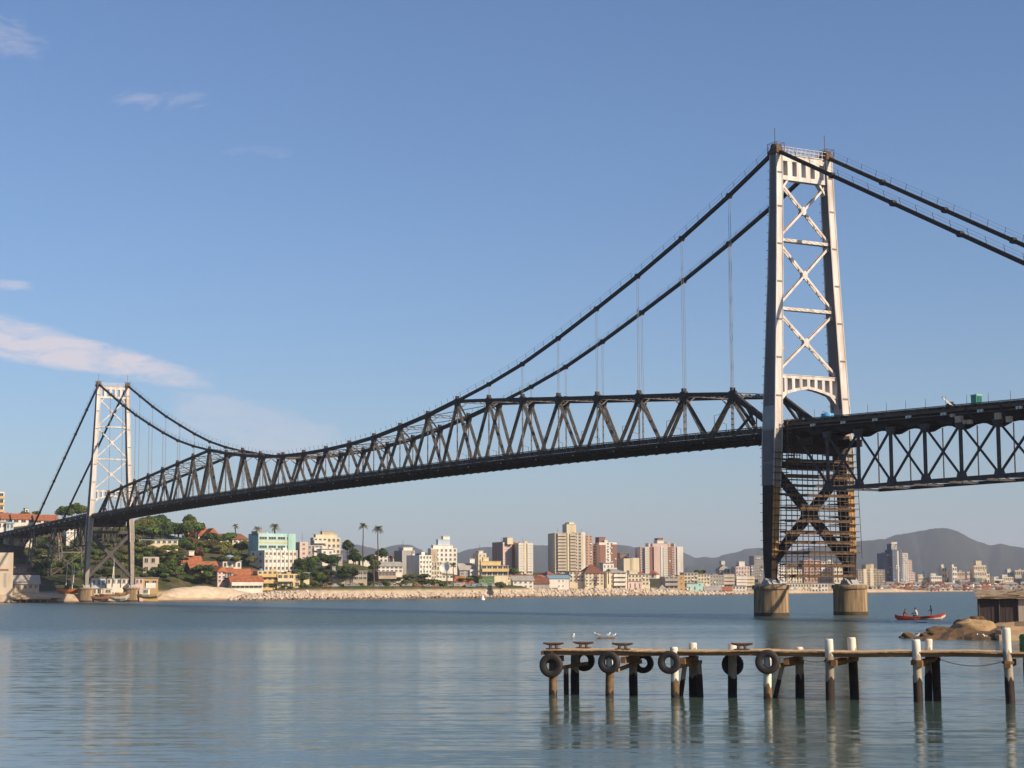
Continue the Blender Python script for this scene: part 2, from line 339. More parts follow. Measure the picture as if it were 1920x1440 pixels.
# ---- stiffening trusses
for s in (1, -1):
    Y = s * TW; tr = MB()
    for t in range(1, 26): tr.beam((t*PN, Y, zt(t)), ((t+1)*PN, Y, zt(t+1)), .5, .5 if 8 <= t < 19 else .62)
    for t in (0, 26):
        a, b = ((.25*PN, Y, zb(0) + 1.6), (PN, Y, zt(1))) if t == 0 else ((26*PN, Y, zt(26)), (26.75*PN, Y, zb(27) + 1.6))
        tr.beam(a, b, .55, .8); 
        c = (.05*PN, Y, zb(0) + .6) if t == 0 else (26.95*PN, Y, zb(27) + .6)
        tr.beam(a if t == 0 else b, c, .55, .75)
    for k in range(54): tr.beam((k*PN/2, Y, zb(k/2) + .25), ((k+1)*PN/2, Y, zb((k+1)/2) + .25), .5, .55)
    T = tr.build('stiffening_truss', [M_STEEL], bridge)
    for t in range(1, 27):
        for e in (-.5, .5):
            dg = MB(); a = Vector((t*PN, Y, zt(t) - .2)); b = Vector(((t+e)*PN, Y, zb(t+e) + .55))
            dg.beam(a + Vector((0,.17,0)), b + Vector((0,.17,0)), .10 + .01*(e > 0), .34, 0, (0,1,0)) ; dg.beam(a - Vector((0,.17,0)), b - Vector((0,.17,0)), .10 + .01*(e > 0), .34, 0, (0,1,0))
            n = 10
            for k in range(n):
                p0, p1 = a.lerp(b, k/n), a.lerp(b, (k+1)/n); q = .17 if k % 2 else -.17
                dg.beam(p0 + Vector((.16*(1 if e>0 else -1),q,0)), p1 + Vector((.16*(1 if e>0 else -1),-q,0)), .06, .08, 1, (0,1,0))
            dg.build('diagonal', [M_PEEL, M_GREYST], T)
        vt = MB()
        for q in (-.14, .14): vt.beam((t*PN+q, Y, zt(t)), (t*PN+q, Y, zb(t) + 1.2), .09, .09)
        for k in range(6): z = zb(t) + 1.5 + k * (zt(t) - zb(t) - 2) / 6; vt.box(t*PN-.2, t*PN+.2, Y-.07, Y+.07, z, z+.12)
        vt.build('suspender_post', [M_LAT], T)
        gs = MB(); z = zt(t); gs.prism([(t*PN-.95,z-.2),(t*PN-.55,z-1.0),(t*PN+.55,z-1.0),(t*PN+.95,z-.2),(t*PN+.6,z+.5),(t*PN-.6,z+.5)], Y-.31, Y+.31)
        gs.box(t*PN-.22, t*PN+.22, Y-.34, Y+.34, z+.3, z+1.0)
        gs.build('gusset_plate', [M_STEEL], T)
    for t in (.5, 26.5):
        q = MB(); m = .72 if t < 1 else 26.28; q.beam((m*PN, Y, 30.0), ((.35 if t < 1 else 26.65)*PN if False else (t + (.28 if t<1 else -.28) - (.2 if t<1 else -.2))*PN, Y, 27.6), .3, .3); 
        q.beam((.6*PN if t < 1 else 26.4*PN, Y, 29.3), ((1.0 if t<1 else 26.0)*PN, Y, zb(1) + .6), .3, .32); q.beam((.55*PN if t < 1 else 26.45*PN, Y, 29.1), (.55*PN if t < 1 else 26.45*PN, Y, 26.2), .14, .14)
        q.build('diagonal', [M_PEEL], T)
# cross struts and laterals between the top chords
for t in range(1, 27):
    cs = MB(); z = zt(t)
    for g in (-.25, .25): cs.beam((t*PN, -TW+.3, z+g), (t*PN, TW-.3, z+g), .4, .09)
    for k in range(10):
        y0, y1 = -TW+.3 + (2*TW-.6)*k/10, -TW+.3 + (2*TW-.6)*(k+1)/10; g = .22 if k % 2 else -.22
        cs.beam((t*PN, y0, z+g), (t*PN, y1, z-g), .3, .07)
    for s in (1, -1): cs.beam((t*PN, s*(TW-.3), z-1.6), (t*PN, s*(TW-2.0), z-.3), .2, .16)
    cs.build('cross_strut', [M_LAT], bridge)
    if t < 26:
        lb = MB()
        for s in (1, -1):
            a, b = Vector((t*PN, s*(TW-.3), z - .1 - .06*s)), Vector(((t+1)*PN, -s*(TW-.3), zt(t+1) - .1 - .06*s))
            lb.beam(a, b, .30, .10)
        lb.build('lateral_brace', [M_LAT], bridge)
# ---- floor of the main span
fl = MB()
for k in range(54):
    a, b = k*PN/2, (k+1)*PN/2; za, zb_ = zb(k/2), zb((k+1)/2)
    fl.add([(a,-4.2,za+.30),(b,-4.2,zb_+.30),(b,4.2,zb_+.30),(a,4.2,za+.30),(a,-4.2,za+.62),(b,-4.2,zb_+.62),(b,4.2,zb_+.62),(a,4.2,za+.62)],
           [(0,3,2,1),(4,5,6,7),(0,1,5,4),(1,2,6,5),(2,3,7,6),(3,0,4,7)])
    for s in (-3,-1.5,0,1.5,3): fl.beam((a, s, za+.08), (b, s, zb_+.08), .25, .45)
for k in range(109):
    t = k / 4; fl.box(t*PN-.14, t*PN+.14, -4.28, 4.28, zb(t)-.05, zb(t)+.29)
FL = fl.build('bridge_floor', [M_RUST], bridge)
for s in (1, -1):
    wk = MB()
    for k in range(54):
        a, b = k*PN/2, (k+1)*PN/2; za, zb_ = zb(k/2), zb((k+1)/2); y0, y1 = sorted((s*4.86, s*6.0))
        wk.add([(a,y0,za+.34),(b,y0,zb_+.34),(b,y1,zb_+.34),(a,y1,za+.34),(a,y0,za+.50),(b,y0,zb_+.50),(b,y1,zb_+.50),(a,y1,za+.50)],
               [(0,3,2,1),(4,5,6,7),(0,1,5,4),(1,2,6,5),(2,3,7,6),(3,0,4,7)])
        wk.beam((a, s*5.98, za+.86), (b, s*5.98, zb_+.86), .05, .66, 1)
        wk.beam((a, s*5.98, za+.30), (b, s*5.98, zb_+.30), .06, .34)
        wk.beam((a, s*5.4, za+.15), (b, s*5.4, zb_+.15), .3, .34)
    for k in range(109):
        t = k/4
        wk.beam((t*PN, s*4.86, zb(t)-.1), (t*PN, s*6.0, zb(t)+.2), .14, .25)
    W = wk.build('side_walkway', [M_RUST, M_PARAP], bridge)
    ra = MB()
    for k in range(54):
        a, b = k*PN/2, (k+1)*PN/2; za, zb_ = zb(k/2), zb((k+1)/2)
        ra.beam((a, s*5.95, za+1.42), (b, s*5.95, zb_+1.42), .22, .12, 1); ra.beam((a, s*5.95, za+1.22), (b, s*5.95, zb_+1.22), .07, .10); ra.beam((a, s*5.95, za+1.04), (b, s*5.95, zb_+1.04), .07, .10)  # top rail lighter: the light on its edge is put into the colour
    n = 486
    for k in range(n + 1):
        t = 27 * k / n; ra.beam((t*PN, s*5.95, zb(t)+.5), (t*PN, s*5.95, zb(t)+1.4), .07, .07)
    ra.build('railing', [M_PARAP, M_RUSTL], W)
    for k in range(27):
        t = k + .5 + .1 * s; x = t*PN; lp = MB(); lp.box(x-.16, x+.16, s*6.0-.1, s*6.0+.1, zb(t)+.55, zb(t)+1.05); lp.build('junction_box', [M_LAT], W)
    for k in range(27):
        x = (k+.5)*PN; lc = MB(); lc.box(x-.12, x+.12, s*5.5-.1, s*5.5+.1, zb(k+.5)-.1, zb(k+.5)+.12); lc.build('lamp_bracket', [M_LAMP], W)
    for k in range(0, 27):
        pl = MB(); t = k + .25; pl.tube((t*PN, s*5.7, zb(t)+.5), (t*PN, s*5.7, zb(t)+3.9), .06, .04, n=5); pl.beam((t*PN, s*5.7, zb(t)+3.8), (t*PN, s*4.6, zb(t)+4.1), .05, .05)
        pl.build('light_pole', [M_GREYST], W)
# ---- eyebar chains with their hangers
for s in (1, -1):
    Y = s * TW; ch = MB(); pts = []
    def seg(p, q, post=3.0):
        p, q = Vector(p), Vector(q)
        for g in (-.2, -.07, .07, .2): ch.beam(p + Vector((0,g,0)), q + Vector((0,g,0)), .06, .52 if abs(g) < .15 else .50)
        n = max(2, int((q - p).length / post))
        for k in range(n): 
            c = p.lerp(q, (k+.5)/n); ch.beam(c, c + Vector((0, s*.3, 1.25)), .045, .045)
        for e in (.75, 1.2): ch.beam(p + Vector((0, s*.3*e/1.25, e)), q + Vector((0, s*.3*e/1.25, e)), .02, .02)
    for t in range(0, 8):
        seg(((t*PN) if t else XN, Y, zc(t)), ((t+1)*PN, Y, zc(t+1)))
        seg(((27-t)*PN if t else XF, Y, zc(27-t)), ((26-t)*PN, Y, zc(26-t)))
        for tt in (t + 1, 26 - t):
            ch.tube((tt*PN, Y-.34, zc(tt)), (tt*PN, Y+.34, zc(tt)), .43, n=10)
    for t in range(8, 19):
        p, q = Vector((t*PN, Y, zt(t)+.3)), Vector(((t+1)*PN, Y, zt(t+1)+.3))
        for g in (-.33, .33): ch.beam(p + Vector((0,g,0)), q + Vector((0,g,0)), .06, .3)
        for k in range(5): c = p.lerp(q, (k+.5)/5); ch.beam(c, c + Vector((0, s*.3, 1.2)), .045, .045)
    # back stays: straight from saddle to anchorage
    for x0, sg in ((XN, -1), (XF, 1)):
        P0 = Vector((x0, Y, 66.9)); prev = P0
        for k in range(1, 10):
            x = 12.25 * k; c = Vector((x0 + sg * x, Y, 66.9 - (.512 if sg < 0 else .56) * x))
            seg(prev, c); ch.tube((c.x, Y-.34, c.z), (c.x, Y+.34, c.z), .43, n=10); prev = c
    ch.build('eyebar_chain', [M_STEEL], bridge)
    for t in list(range(1, 8)) + list(range(20, 27)):
        hg = MB()
        for q in (-.22, .22): hg.tube((t*PN+q, Y, zt(t)+.8), (t*PN+q, Y, zc(t)-.3), .036, n=5)
        hg.build('hanger', [M_ROD], bridge)
    for t in (1, 26):                              # outer hangers
        pass
M_FORM = mat('raw_formwork', (.62,.47,.33), .85, col2=(.42,.30,.2), scale=2)
# ---- approach spans
def approach(x0, sg, length, truss_len, dark):
    def zd(x): return 26.95 - .026 * x
    dk = MB(); n = int(length / 6.45)
    for k in range(n):
        a, b = 6.45*k, 6.45*(k+1); A, B = x0 + sg*a, x0 + sg*b; za, zb_ = zd(a), zd(b)
        v = [(A,-4.9,za-.35),(B,-4.9,zb_-.35),(B,4.9,zb_-.35),(A,4.9,za-.35),(A,-4.9,za),(B,-4.9,zb_),(B,4.9,zb_),(A,4.9,za)]
        dk.add(v, [(0,3,2,1),(4,5,6,7),(0,1,5,4),(1,2,6,5),(2,3,7,6),(3,0,4,7)])
        for yy in (-2.6, 0, 2.6): dk.beam((A, yy, za-.7), (B, yy, zb_-.7), .3, .7)
        dk.box(A-.16, A+.16, -4.3, 4.3, za-1.35, za-.35); m = (a+b)/2; dk.box(x0+sg*m-.14, x0+sg*m+.14, -4.3, 4.3, zd(m)-1.05, zd(m)-.35)
    D = dk.build('approach_span', [M_RUST], bridge)
    if sg < 0:
        for px, py, w_, h_ in ((1799,786,1.0,.8),(1811,791,.5,.45),(1819,791,.6,.5),(1872,780,.8,.8),(1893,786,.7,.7),(1787,779,.5,.4)):
            v_ = at(px, py, 230) - CAM; c = CAM + v_ * ((5.3 - CAM.y) / v_.y); q = MB(); q.box(c.x-w_/2, c.x+w_/2, 5.12, 5.6, c.z-h_/2, c.z+h_/2); q.build('formwork_block', [M_FORM], D)
        q = MB(); q.beam((-36.3, 5.3, 25.9), (-38.4, 5.3, 24.2), .2, .22); q.beam((-42.2, 5.3, 26.0), (-43.4, 5.3, 24.2), .2, .22); q.build('raking_strut', [M_STEEL], D)
    for s in (1, -1):
        fg = MB()
        for k in range(n):
            a, b = 6.45*k, 6.45*(k+1)
            poly = [(a, zd(a)-1.75), (a+.7, zd(a)-1.7), (a+2.1, zd(a)-1.25), (a+3.2, zd(a)-1.15), (a+4.3, zd(a)-1.25), (a+5.75, zd(b)-1.7), (b, zd(b)-1.75), (b, zd(b)-.4), (a, zd(a)-.4)]
            poly = [(x0 + sg*x, z) for x, z in poly]
            if sg < 0: poly = poly[::-1]
            fg.prism(poly, s*4.55-.2, s*4.55+.2, 0)
            fg.beam((x0+sg*a, s*5.02, zd(a)-.1), (x0+sg*b, s*5.02, zd(b)-.1), .16, .34, 1)
            fg.beam((x0+sg*a, s*4.99, zd(a)-.62), (x0+sg*b, s*4.99, zd(b)-.62), .14, .14, 1)
            fg.beam((x0+sg*a, s*4.8, zd(a)-1.2), (x0+sg*a, s*5.0, zd(a)-.4), .2, .35, 0)
        fg.build('edge_girder', [M_RUST, M_RUSTL], D)
        ra = MB(); q = int(length / 1.6)
        for k in range(q + 1): x = length * k / q * .995; ra.beam((x0+sg*x, s*4.95, zd(x)), (x0+sg*x, s*4.95, zd(x)+.55), .06, .06)
        ra.beam((x0, s*4.95, zd(0)+.55), (x0+sg*length, s*4.95, zd(length)+.55), .16, .10, 1); ra.beam((x0, s*4.93, zd(0)+.24), (x0+sg*length, s*4.93, zd(length)+.24), .04, .44); ra.beam((x0, s*4.95, zd(0)+.28), (x0+sg*length, s*4.95, zd(length)+.28), .05, .05)  # top rail takes the lighter tone, painting in its lit edge
        ra.build('railing', [M_PARAP, M_RUSTL], D)
        for k in range(1, n):
            jb = MB(); jb.box(x0+sg*6.45*k-.5, x0+sg*6.45*k-.12, s*5.06-.12, s*5.06+.12, zd(6.45*k)-.65, zd(6.45*k)-.3); jb.box(x0+sg*6.45*k+.02, x0+sg*6.45*k+.4, s*5.06-.12, s*5.06+.12, zd(6.45*k)-.65, zd(6.45*k)-.3)
            jb.build('junction_box', [M_LAMP], D)
        for k in range(int(length / 3.7)):
            po = MB(); x = 3 + k*3.7; po.tube((x0+sg*x, s*4.9, zd(x)), (x0+sg*x, s*4.9, zd(x)+1.7), .035, .025, n=5)
            po.build('light_pole', [M_GREYST], D)
        # double Warren truss
        zbot = 17.4
        nodes = [8.85 + 6.45*k for k in range(int((truss_len - 8.85) / 6.45) + 1)]
        tr = MB(); tr.beam((x0+sg*nodes[0], s*TW, zbot), (x0+sg*nodes[-1], s*TW, zbot), .5, .42)
        for x in (nodes if s > 0 or sg > 0 else []): tr.prism([(x0+sg*x-.8,zbot-.3),(x0+sg*x+.8,zbot-.3),(x0+sg*x+.45,zbot+.85),(x0+sg*x-.45,zbot+.85)], s*TW-.3, s*TW+.3); tr.prism([(x0+sg*x-.45,zd(x)-2.3),(x0+sg*x+.45,zd(x)-2.3),(x0+sg*x+.8,zd(x)-1.5),(x0+sg*x-.8,zd(x)-1.5)], s*TW-.29, s*TW+.29)
        TR = tr.build('approach_truss', [M_GREYST], bridge)
        for i, x in enumerate(nodes):
            if s < 0 and sg < 0:                    # the rear plane carries slender posts only
                v = MB(); v.beam((x0+sg*x, s*TW, zbot+.3), (x0+sg*x, s*TW, zd(x)-1.3), .13, .13); v.build('vertical_post', [M_GREYST], TR); continue
            v = MB(); v.beam((x0+sg*x, s*TW, zbot+.3), (x0+sg*x, s*TW, zd(x)-1.6), .36, .34); v.build('vertical_post', [M_GREYST], TR)
            if i < len(nodes) - 1:
                x2 = nodes[i+1]; xm = (x + x2) / 2
                v = MB(); v.beam((x0+sg*x, s*TW-.09, zbot+.3), (x0+sg*x2, s*TW-.09, zd(x2)-1.7), .16, .36, 0, (0,1,0)); v.build('diagonal', [M_GREYST], TR)
                v = MB(); v.beam((x0+sg*x2, s*TW+.09, zbot+.3), (x0+sg*x, s*TW+.09, zd(x)-1.7), .16, .32, 0, (0,1,0)); v.build('diagonal', [M_GREYST], TR)
        if s > 0 or sg > 0: v = MB(); v.beam((x0+sg*nodes[0], s*TW-.09, zbot+.3), (x0+sg*2.2, s*TW-.09, zd(0)-1.7), .16, .4, 0, (0,1,0)); v.build('diagonal', [M_GREYST], TR)
    bl = MB()
    for i, x in enumerate(nodes[:-1]):
        bl.beam((x0+sg*x, -TW, zbot), (x0+sg*x, TW, zbot), .3, .3); bl.beam((x0+sg*x, -TW, zbot-.06), (x0+sg*nodes[i+1], TW, zbot-.06), .16, .1); bl.beam((x0+sg*x, TW, zbot+.06), (x0+sg*nodes[i+1], -TW, zbot+.06), .16, .1)
    bl.build('lateral_brace', [M_GREYST], bridge)
    return D
approach(XN - 1.0, -1, 150, 140, False)
# deck end block hung between the near legs, and the same at the far tower
for x, sg in ((XN, -1), (XF, 1)):
    eb = MB(); eb.box(x + sg*.2, x + sg*2.6, -5.0, 5.0, 22.9, 24.6)
    for k in range(6): eb.box(x + sg*3.2*k/6 - .1, x + sg*3.2*k/6 + .1, -5.4, 5.4, 24.6, 25.5)
    for y in (-4.4, -2.2, 0, 2.2, 4.4): eb.beam((x - sg*1.5, y, 24.2), (x + sg*6.5, y, 24.2), .3, 1.0)
    eb.build('end_floor_beam', [M_RUST], bridge)
approach(XF + 1.0, 1, 150, 28, True)
def zd_far(x): return 26.95 - .026 * x
for k, (x, zg) in enumerate(((XF + 48, 8.0), (XF + 75, 6.5), (XF + 104, 8), (XF + 134, 12))):      # trestle towers
    tb = MB(); w_ = 3.2
    for a in (-1, 1):
        for s in (1, -1):
            tb.beam((x + a*w_, s*6.6, zg - 3), (x + a*1.6, s*4.4, zd_far(x - XF) - 1.5), .4, .4)
        for z0, z1 in ((zg, (zg + 24) / 2), ((zg + 24) / 2, 24)):
            q = lambda z: (z - zg) / (24 - zg)
            X0 = x + a * (w_ - 1.6 * q(z0)); X1 = x + a * (w_ - 1.6 * q(z1)); y0 = 6.4 - 2.0 * q(z0); y1 = 6.4 - 2.0 * q(z1)
            tb.beam((X1, -y1, z1), (X1, y1, z1), .25, .3); tb.beam((X0 + .05, -y0, z0), (X1 + .05, y1, z1), .14, .14); tb.beam((X0 - .05, y0, z0), (X1 - .05, -y1, z1), .14, .14)
    for s in (1, -1):
        for z in (zg + 1, (zg + 24) / 2): q = (z - zg) / (24 - zg); tb.beam((x - w_ + 1.6*q, s*(6.4 - 2*q), z), (x + w_ - 1.6*q, s*(6.4 - 2*q), z), .22, .26)
    tb.build('trestle_tower', [M_LAT if k in (0, 1) else M_GREYST], bridge)
for k, x in enumerate((XN - 80, XN - 120)):
    tb = MB()
    for a in (-1, 1):
        for s in (1, -1): tb.beam((x + a*3, s*6.6, -2), (x + a*1.6, s*4.4, 23), .5, .5)
        tb.beam((x + a*2.3, -5.5, 12), (x + a*2.3, 5.5, 12), .3, .35)
    tb.build('trestle_tower', [M_GREYST], bridge)
for s in (1, -1):
    for x, zg in ((XN - 112, 0), (XF + 112, 6)):
        ab = MB(); ab.box(x - 6, x + 6, s*TW - 2.2, s*TW + 2.2, -3, zg + 8); ab.box(x - 4, x + 4, s*TW - 1.8, s*TW + 1.8, zg + 8, zg + 9.5)
        ab.build('anchorage', [M_CONC], bridge)

# ---- scaffolding inside and around the near tower's lower legs
scf = empty('tower_scaffolding', (XN, 0, 8)); tag(scf, 'brown boarded scaffolding filling the space between the near tower legs below the deck', 'scaffolding')
SX = -1.55
for z in (5.7, 7.2, 8.9, 10.35, 11.7, 13.4, 15.2, 17.0, 18.35, 19.6, 21.9):
    y = legsec(z)[0] - .75; pb = MB()
    n = 6
    for k in range(n):                              # boards lie a little unevenly
        y0, y1 = -y + 2*y*k/n, -y + 2*y*(k+1)/n; dz = random.uniform(-.06, .06)
        pb.box(SX-.55, SX+.55, y0+.02, y1-.02, z+dz-.09, z+dz+.09)
    pb.beam((SX-.6, -y, z-.2), (SX-.6, y, z-.2), .07, .22)
    pb.build('platform', [M_WOODSC], scf, (-XN, 0, -8)).location = (0, 0, -8)
for k in range(13):
    tb = MB(); q = -1 + 2*k/12
    for dx in (-.6, .6):
        tb.tube((SX+dx, q*(legsec(6)[0]-.9), 5.0), (SX+dx, q*(legsec(23)[0]-.9), 23), .055, n=5)
    tb.build('upright_tube', [M_GREYST], scf).location = (0, 0, -8)
for k in range(24):
    z = 5.4 + k*.72; y = legsec(z)[0] - .8; tb = MB()
    for dx in (-.62, .62): tb.tube((SX+dx, -y, z), (SX+dx, y, z), .05, n=5)
    tb.build('ledger_tube', [M_GREYST], scf).location = (0, 0, -8)
# cage of boards round each leg, rusty hoist cage beside the near one
for s in (1, -1):
    for k in range(15):
        z = 9.0 + k*1.0 + random.uniform(-.15, .15); yc, wy, dx = legsec(z); pb = MB()
        y0 = s*yc - wy/2; y1 = s*yc + wy/2
        if s > 0: pb.box(-dx/2-.62, -dx/2-.06, y0-.9, y1+.15, z-.05, z+.05)
        else: pb.box(-dx/2-.7, dx/2+.5, y1+.05, y1+1.5, z-.06, z+.06); pb.box(-dx/2-.62, -dx/2-.06, y0-.2, y1+.05, z-.05, z+.05)
        pb.build('platform', [M_WOODSC], scf).location = (0, 0, -8)
    for dy in (-.95, 1.0):
        tb = MB(); tb.tube((-1.95, s*6.9+dy, 8.0), (-1.95, s*6.2+dy, 25.5), .05, n=5); tb.build('upright_tube', [M_GREYST], scf).location = (0, 0, -8)
hc = MB()
for yy in (3.4, 4.5, 5.5):
    for xx in (-2.4, -1.2): hc.beam((xx, yy, 21.5), (xx, yy, 27.6), .09, .09)
for k in range(14):
    z = 21.6 + k*.45
    for xx in (-2.45, -1.15): hc.beam((xx, 3.3, z), (xx, 5.6, z), .05, .12 if k % 3 else .2)
for z in (21.4, 23.2, 25.2): hc.box(-2.5, -1.1, 3.3, 5.6, z-.06, z+.06)
hc.build('hoist_cage', [M_WOODSC], scf).location = (0, 0, -8)

# ---- things standing on the deck
tk = MB(); tk.lathe([(.86,0),(.9,.1),(.9,.85),(.86,.95),(.3,1.05),(.28,1.12)], 24, 0)
def on_deck(px, Y, x_of=None):
    a = at(px, 780, 250); d = (a - CAM); k = (Y - CAM.y) / d.y; return CAM + d * k
q = on_deck(1551.5, 2.5); zq = 26.95
tank = tk.build('water_tank', [mat('blue_plastic', (.10,.36,.62), .4, noise=.1)], None, (q.x, 2.5, 27.0)); tank.scale = (1.0, 1.0, 1.05)
tag(tank, 'round light blue water tank standing on the deck beside the near tower', 'water tank')
def toilet(loc, label, sc=1.0):
    e = empty('portable_toilet', loc, VR + .5); tag(e, label, 'portable toilet'); e.scale = (sc,)*3
    MT = mat('teal_plastic', (.03,.36,.27), .4, noise=.1); MTd = mat('dark_green_plastic', (.015,.10,.08), .4, noise=.1)
    b = MB(); b.box(-.55,.55,-.55,.55,.08,2.05); b.box(-.6,.6,-.6,.6,0,.1); 
    for s in (-1,1): b.box(s*.56-.03, s*.56+.03, -.5,.5,.5,.6); b.box(s*.56-.03, s*.56+.03, -.5,.5,1.5,1.6)
    b.build('cabin', [MT], e)
    b = MB(); b.box(-.42,.42,-.6,-.556,.15,1.95); b.box(-.3,.3,-.62,-.6,1.6,1.8); d = b.build('door', [MTd], e)
    b = MB(); b.box(.3,.36,-.66,-.6,.95,1.1); b.build('handle', [M_LAMP], d)
    b = MB(); b.prism([(-.62,2.05),(.62,2.05),(.5,2.25),(-.5,2.25)], -.62, .62); b.tube((.35,.4,2.2),(.35,.4,2.5),.06); b.build('roof', [mat('pale_green_plastic', (.30,.42,.33), .5, noise=.1)], e)
q = on_deck(1832, 2.0); toilet((q.x, 2.0, 26.0), 'teal portable toilet on the approach deck right of the near tower', .88)
q = at(147, 957, 575); toilet((XF + 12, 3.0, 26.7), 'small pale teal portable toilet on the deck left of the distant tower', 1.15)
# swung-out white boom on the approach deck
q = on_deck(1783, 3.5); bm_ = empty('hoist', (q.x, 3.5, 26.1), VR); tag(bm_, 'small dark hoist with a white inclined boom on the approach deck', 'hoist')
b = MB(); b.box(-.5,.5,-.4,.4,0,.9); b.box(-.3,.3,-.3,.3,.9,1.15); b.tube((-.4,.42,.2),(-.4,-.42,.2),.22); b.tube((.4,.42,.2),(.4,-.42,.2),.22); b.build('engine_body', [M_STEEL], bm_)
b = MB(); b.beam((.9,-.5,-.1),(-1.2,-.5,1.75),.12,.2); b.beam((.3,-.5,.4),(.3,0,.4),.1,.1); b.build('boom', [M_LAMP], bm_)
# ================================================================== water, land, hills
def shore_d(px):
    T = [(-1500,430),(-700,490),(0,524),(300,565),(500,590),(900,648),(1300,752),(1500,833),(1700,905),(1920,990),(2600,1260),(3600,1600)]
    for a, b in zip(T, T[1:]):
        if px <= b[0]: return a[1] + (b[1] - a[1]) * (px - a[0]) / (b[0] - a[0])
    return T[-1][1]
def flat(px, d): p = at(px, hor(px), d); return p.x, p.y
CTRL = []                                         # terrain control points (x, y, z), filled by what stands on it
def ctrl(px, d, z): CTRL.append((*flat(px, d), z))
for px in range(-1400, 3300, 60):
    D = shore_d(px); ctrl(px, D + 4, 1.2); ctrl(px, D + 12, 2.4)
    for e in (700, 1200, 2200): ctrl(px, D + e, 9)
for px in range(262, 520, 9):
    for e in (4, 8, 12, 16, 20): ctrl(px, shore_d(px) + e, .9 + .05*e)
def ground_z(x, y):
    a = np.array(CTRL); d2 = (a[:,0]-x)**2 + (a[:,1]-y)**2; w_ = 1 / (d2 + 40.0) ** 1.6
    return float((w_ * a[:,2]).sum() / w_.sum())

# water: principled, near-mirror, rippled in bands
mw = bpy.data.materials.new('sea_water'); mw.use_nodes = True; t = mw.node_tree; b = t.nodes['Principled BSDF']
b.inputs['Base Color'].default_value = (.058,.090,.070,1); b.inputs['Roughness'].default_value = .09; b.inputs['IOR'].default_value = 1.33; b.inputs['Specular IOR Level'].default_value = .5
co = t.nodes.new('ShaderNodeTexCoord')
def wn(scale, sx, sy, detail, rough=.55, dist=0.0, rot=VR):
    mp = t.nodes.new('ShaderNodeMapping'); mp.inputs['Rotation'].default_value = (0,0,-rot); mp.inputs['Scale'].default_value = (1,1,1)
    mp2 = t.nodes.new('ShaderNodeMapping'); mp2.inputs['Scale'].default_value = (sx, sy, 1)
    n = t.nodes.new('ShaderNodeTexNoise'); n.inputs['Scale'].default_value = scale; n.inputs['Detail'].default_value = detail; n.inputs['Roughness'].default_value = rough; n.inputs['Distortion'].default_value = dist
    t.links.new(co.outputs['Object'], mp.inputs[0]); t.links.new(mp.outputs[0], mp2.inputs[0]); t.links.new(mp2.outputs[0], n.inputs['Vector']); return n.outputs['Fac']
def wm(op, a, b_):
    n = t.nodes.new('ShaderNodeMath'); n.operation = op
    for i, q in enumerate((a, b_)):
        if isinstance(q, (int, float)): n.inputs[i].default_value = q
        else: t.links.new(q, n.inputs[i])
    return n.outputs[0]
big = wn(.02, .3, 1.0, 3)
# wind-ruffled water farther out, smooth water in the lee of the near shore, with a ragged edge between
vs_ = t.nodes.new('ShaderNodeVectorMath'); vs_.operation = 'SUBTRACT'; t.links.new(co.outputs['Object'], vs_.inputs[0]); vs_.inputs[1].default_value = CAM
vd_ = t.nodes.new('ShaderNodeVectorMath'); vd_.operation = 'DOT_PRODUCT'; t.links.new(vs_.outputs[0], vd_.inputs[0]); vd_.inputs[1].default_value = FW + RT * -.22
ru = t.nodes.new('ShaderNodeMapRange'); ru.interpolation_type = 'SMOOTHSTEP'; ru.inputs['From Min'].default_value = 85; ru.inputs['From Max'].default_value = 230
t.links.new(wm('ADD', vd_.outputs['Value'], wm('MULTIPLY', wm('SUBTRACT', big, .5), 260)), ru.inputs['Value']); ruf = ru.outputs[0]
swell = wn(.55, .13, 1.0, 3, .5, .4); chop = wn(2.4, .35, 1.0, 3, .5); rip = wn(.16, .2, 1.0, 2, .5); sea = wn(.8, .45, 1.0, 4, .6)
calm = wm('ADD', wm('ADD', wm('MULTIPLY', swell, .095), wm('MULTIPLY', chop, .022)), wm('MULTIPLY', rip, .15))
h = wm('ADD', calm, wm('MULTIPLY', wm('ADD', wm('MULTIPLY', sea, .35), wm('MULTIPLY', chop, .1)), ruf))
bp = t.nodes.new('ShaderNodeBump'); bp.inputs['Strength'].default_value = WATER_BUMP if 'WATER_BUMP' in globals() else .55; bp.inputs['Distance'].default_value = 1.0
t.links.new(h, bp.inputs['Height'])
# ruffled facets: slopes taken straight from a noise so they do not fade with distance
fn = t.nodes.new('ShaderNodeTexNoise'); fn.inputs['Scale'].default_value = 1.1; fn.inputs['Detail'].default_value = 3; t.links.new(co.outputs['Object'], fn.inputs['Vector'])
def vm(op, a, b_):
    n = t.nodes.new('ShaderNodeVectorMath'); n.operation = op
    for i, q in enumerate((a, b_)):
        if isinstance(q, tuple): n.inputs[i].default_value = q
        else: t.links.new(q, n.inputs[i])
    return n.outputs[0]
sc_ = t.nodes.new('ShaderNodeVectorMath'); sc_.operation = 'SCALE'; t.links.new(vm('MULTIPLY', vm('SUBTRACT', fn.outputs['Color'], (.5,.5,.5)), (1,1,0)), sc_.inputs[0])
t.links.new(wm('ADD', wm('MULTIPLY', ruf, .8), .09), sc_.inputs['Scale']); t.links.new(wm('ADD', wm('MULTIPLY', ruf, .17), .12), b.inputs['Roughness'])
nn_ = t.nodes.new('ShaderNodeVectorMath'); nn_.operation = 'NORMALIZE'; t.links.new(vm('ADD', bp.outputs[0], sc_.outputs[0]), nn_.inputs[0])
t.links.new(nn_.outputs[0], b.inputs['Normal'])
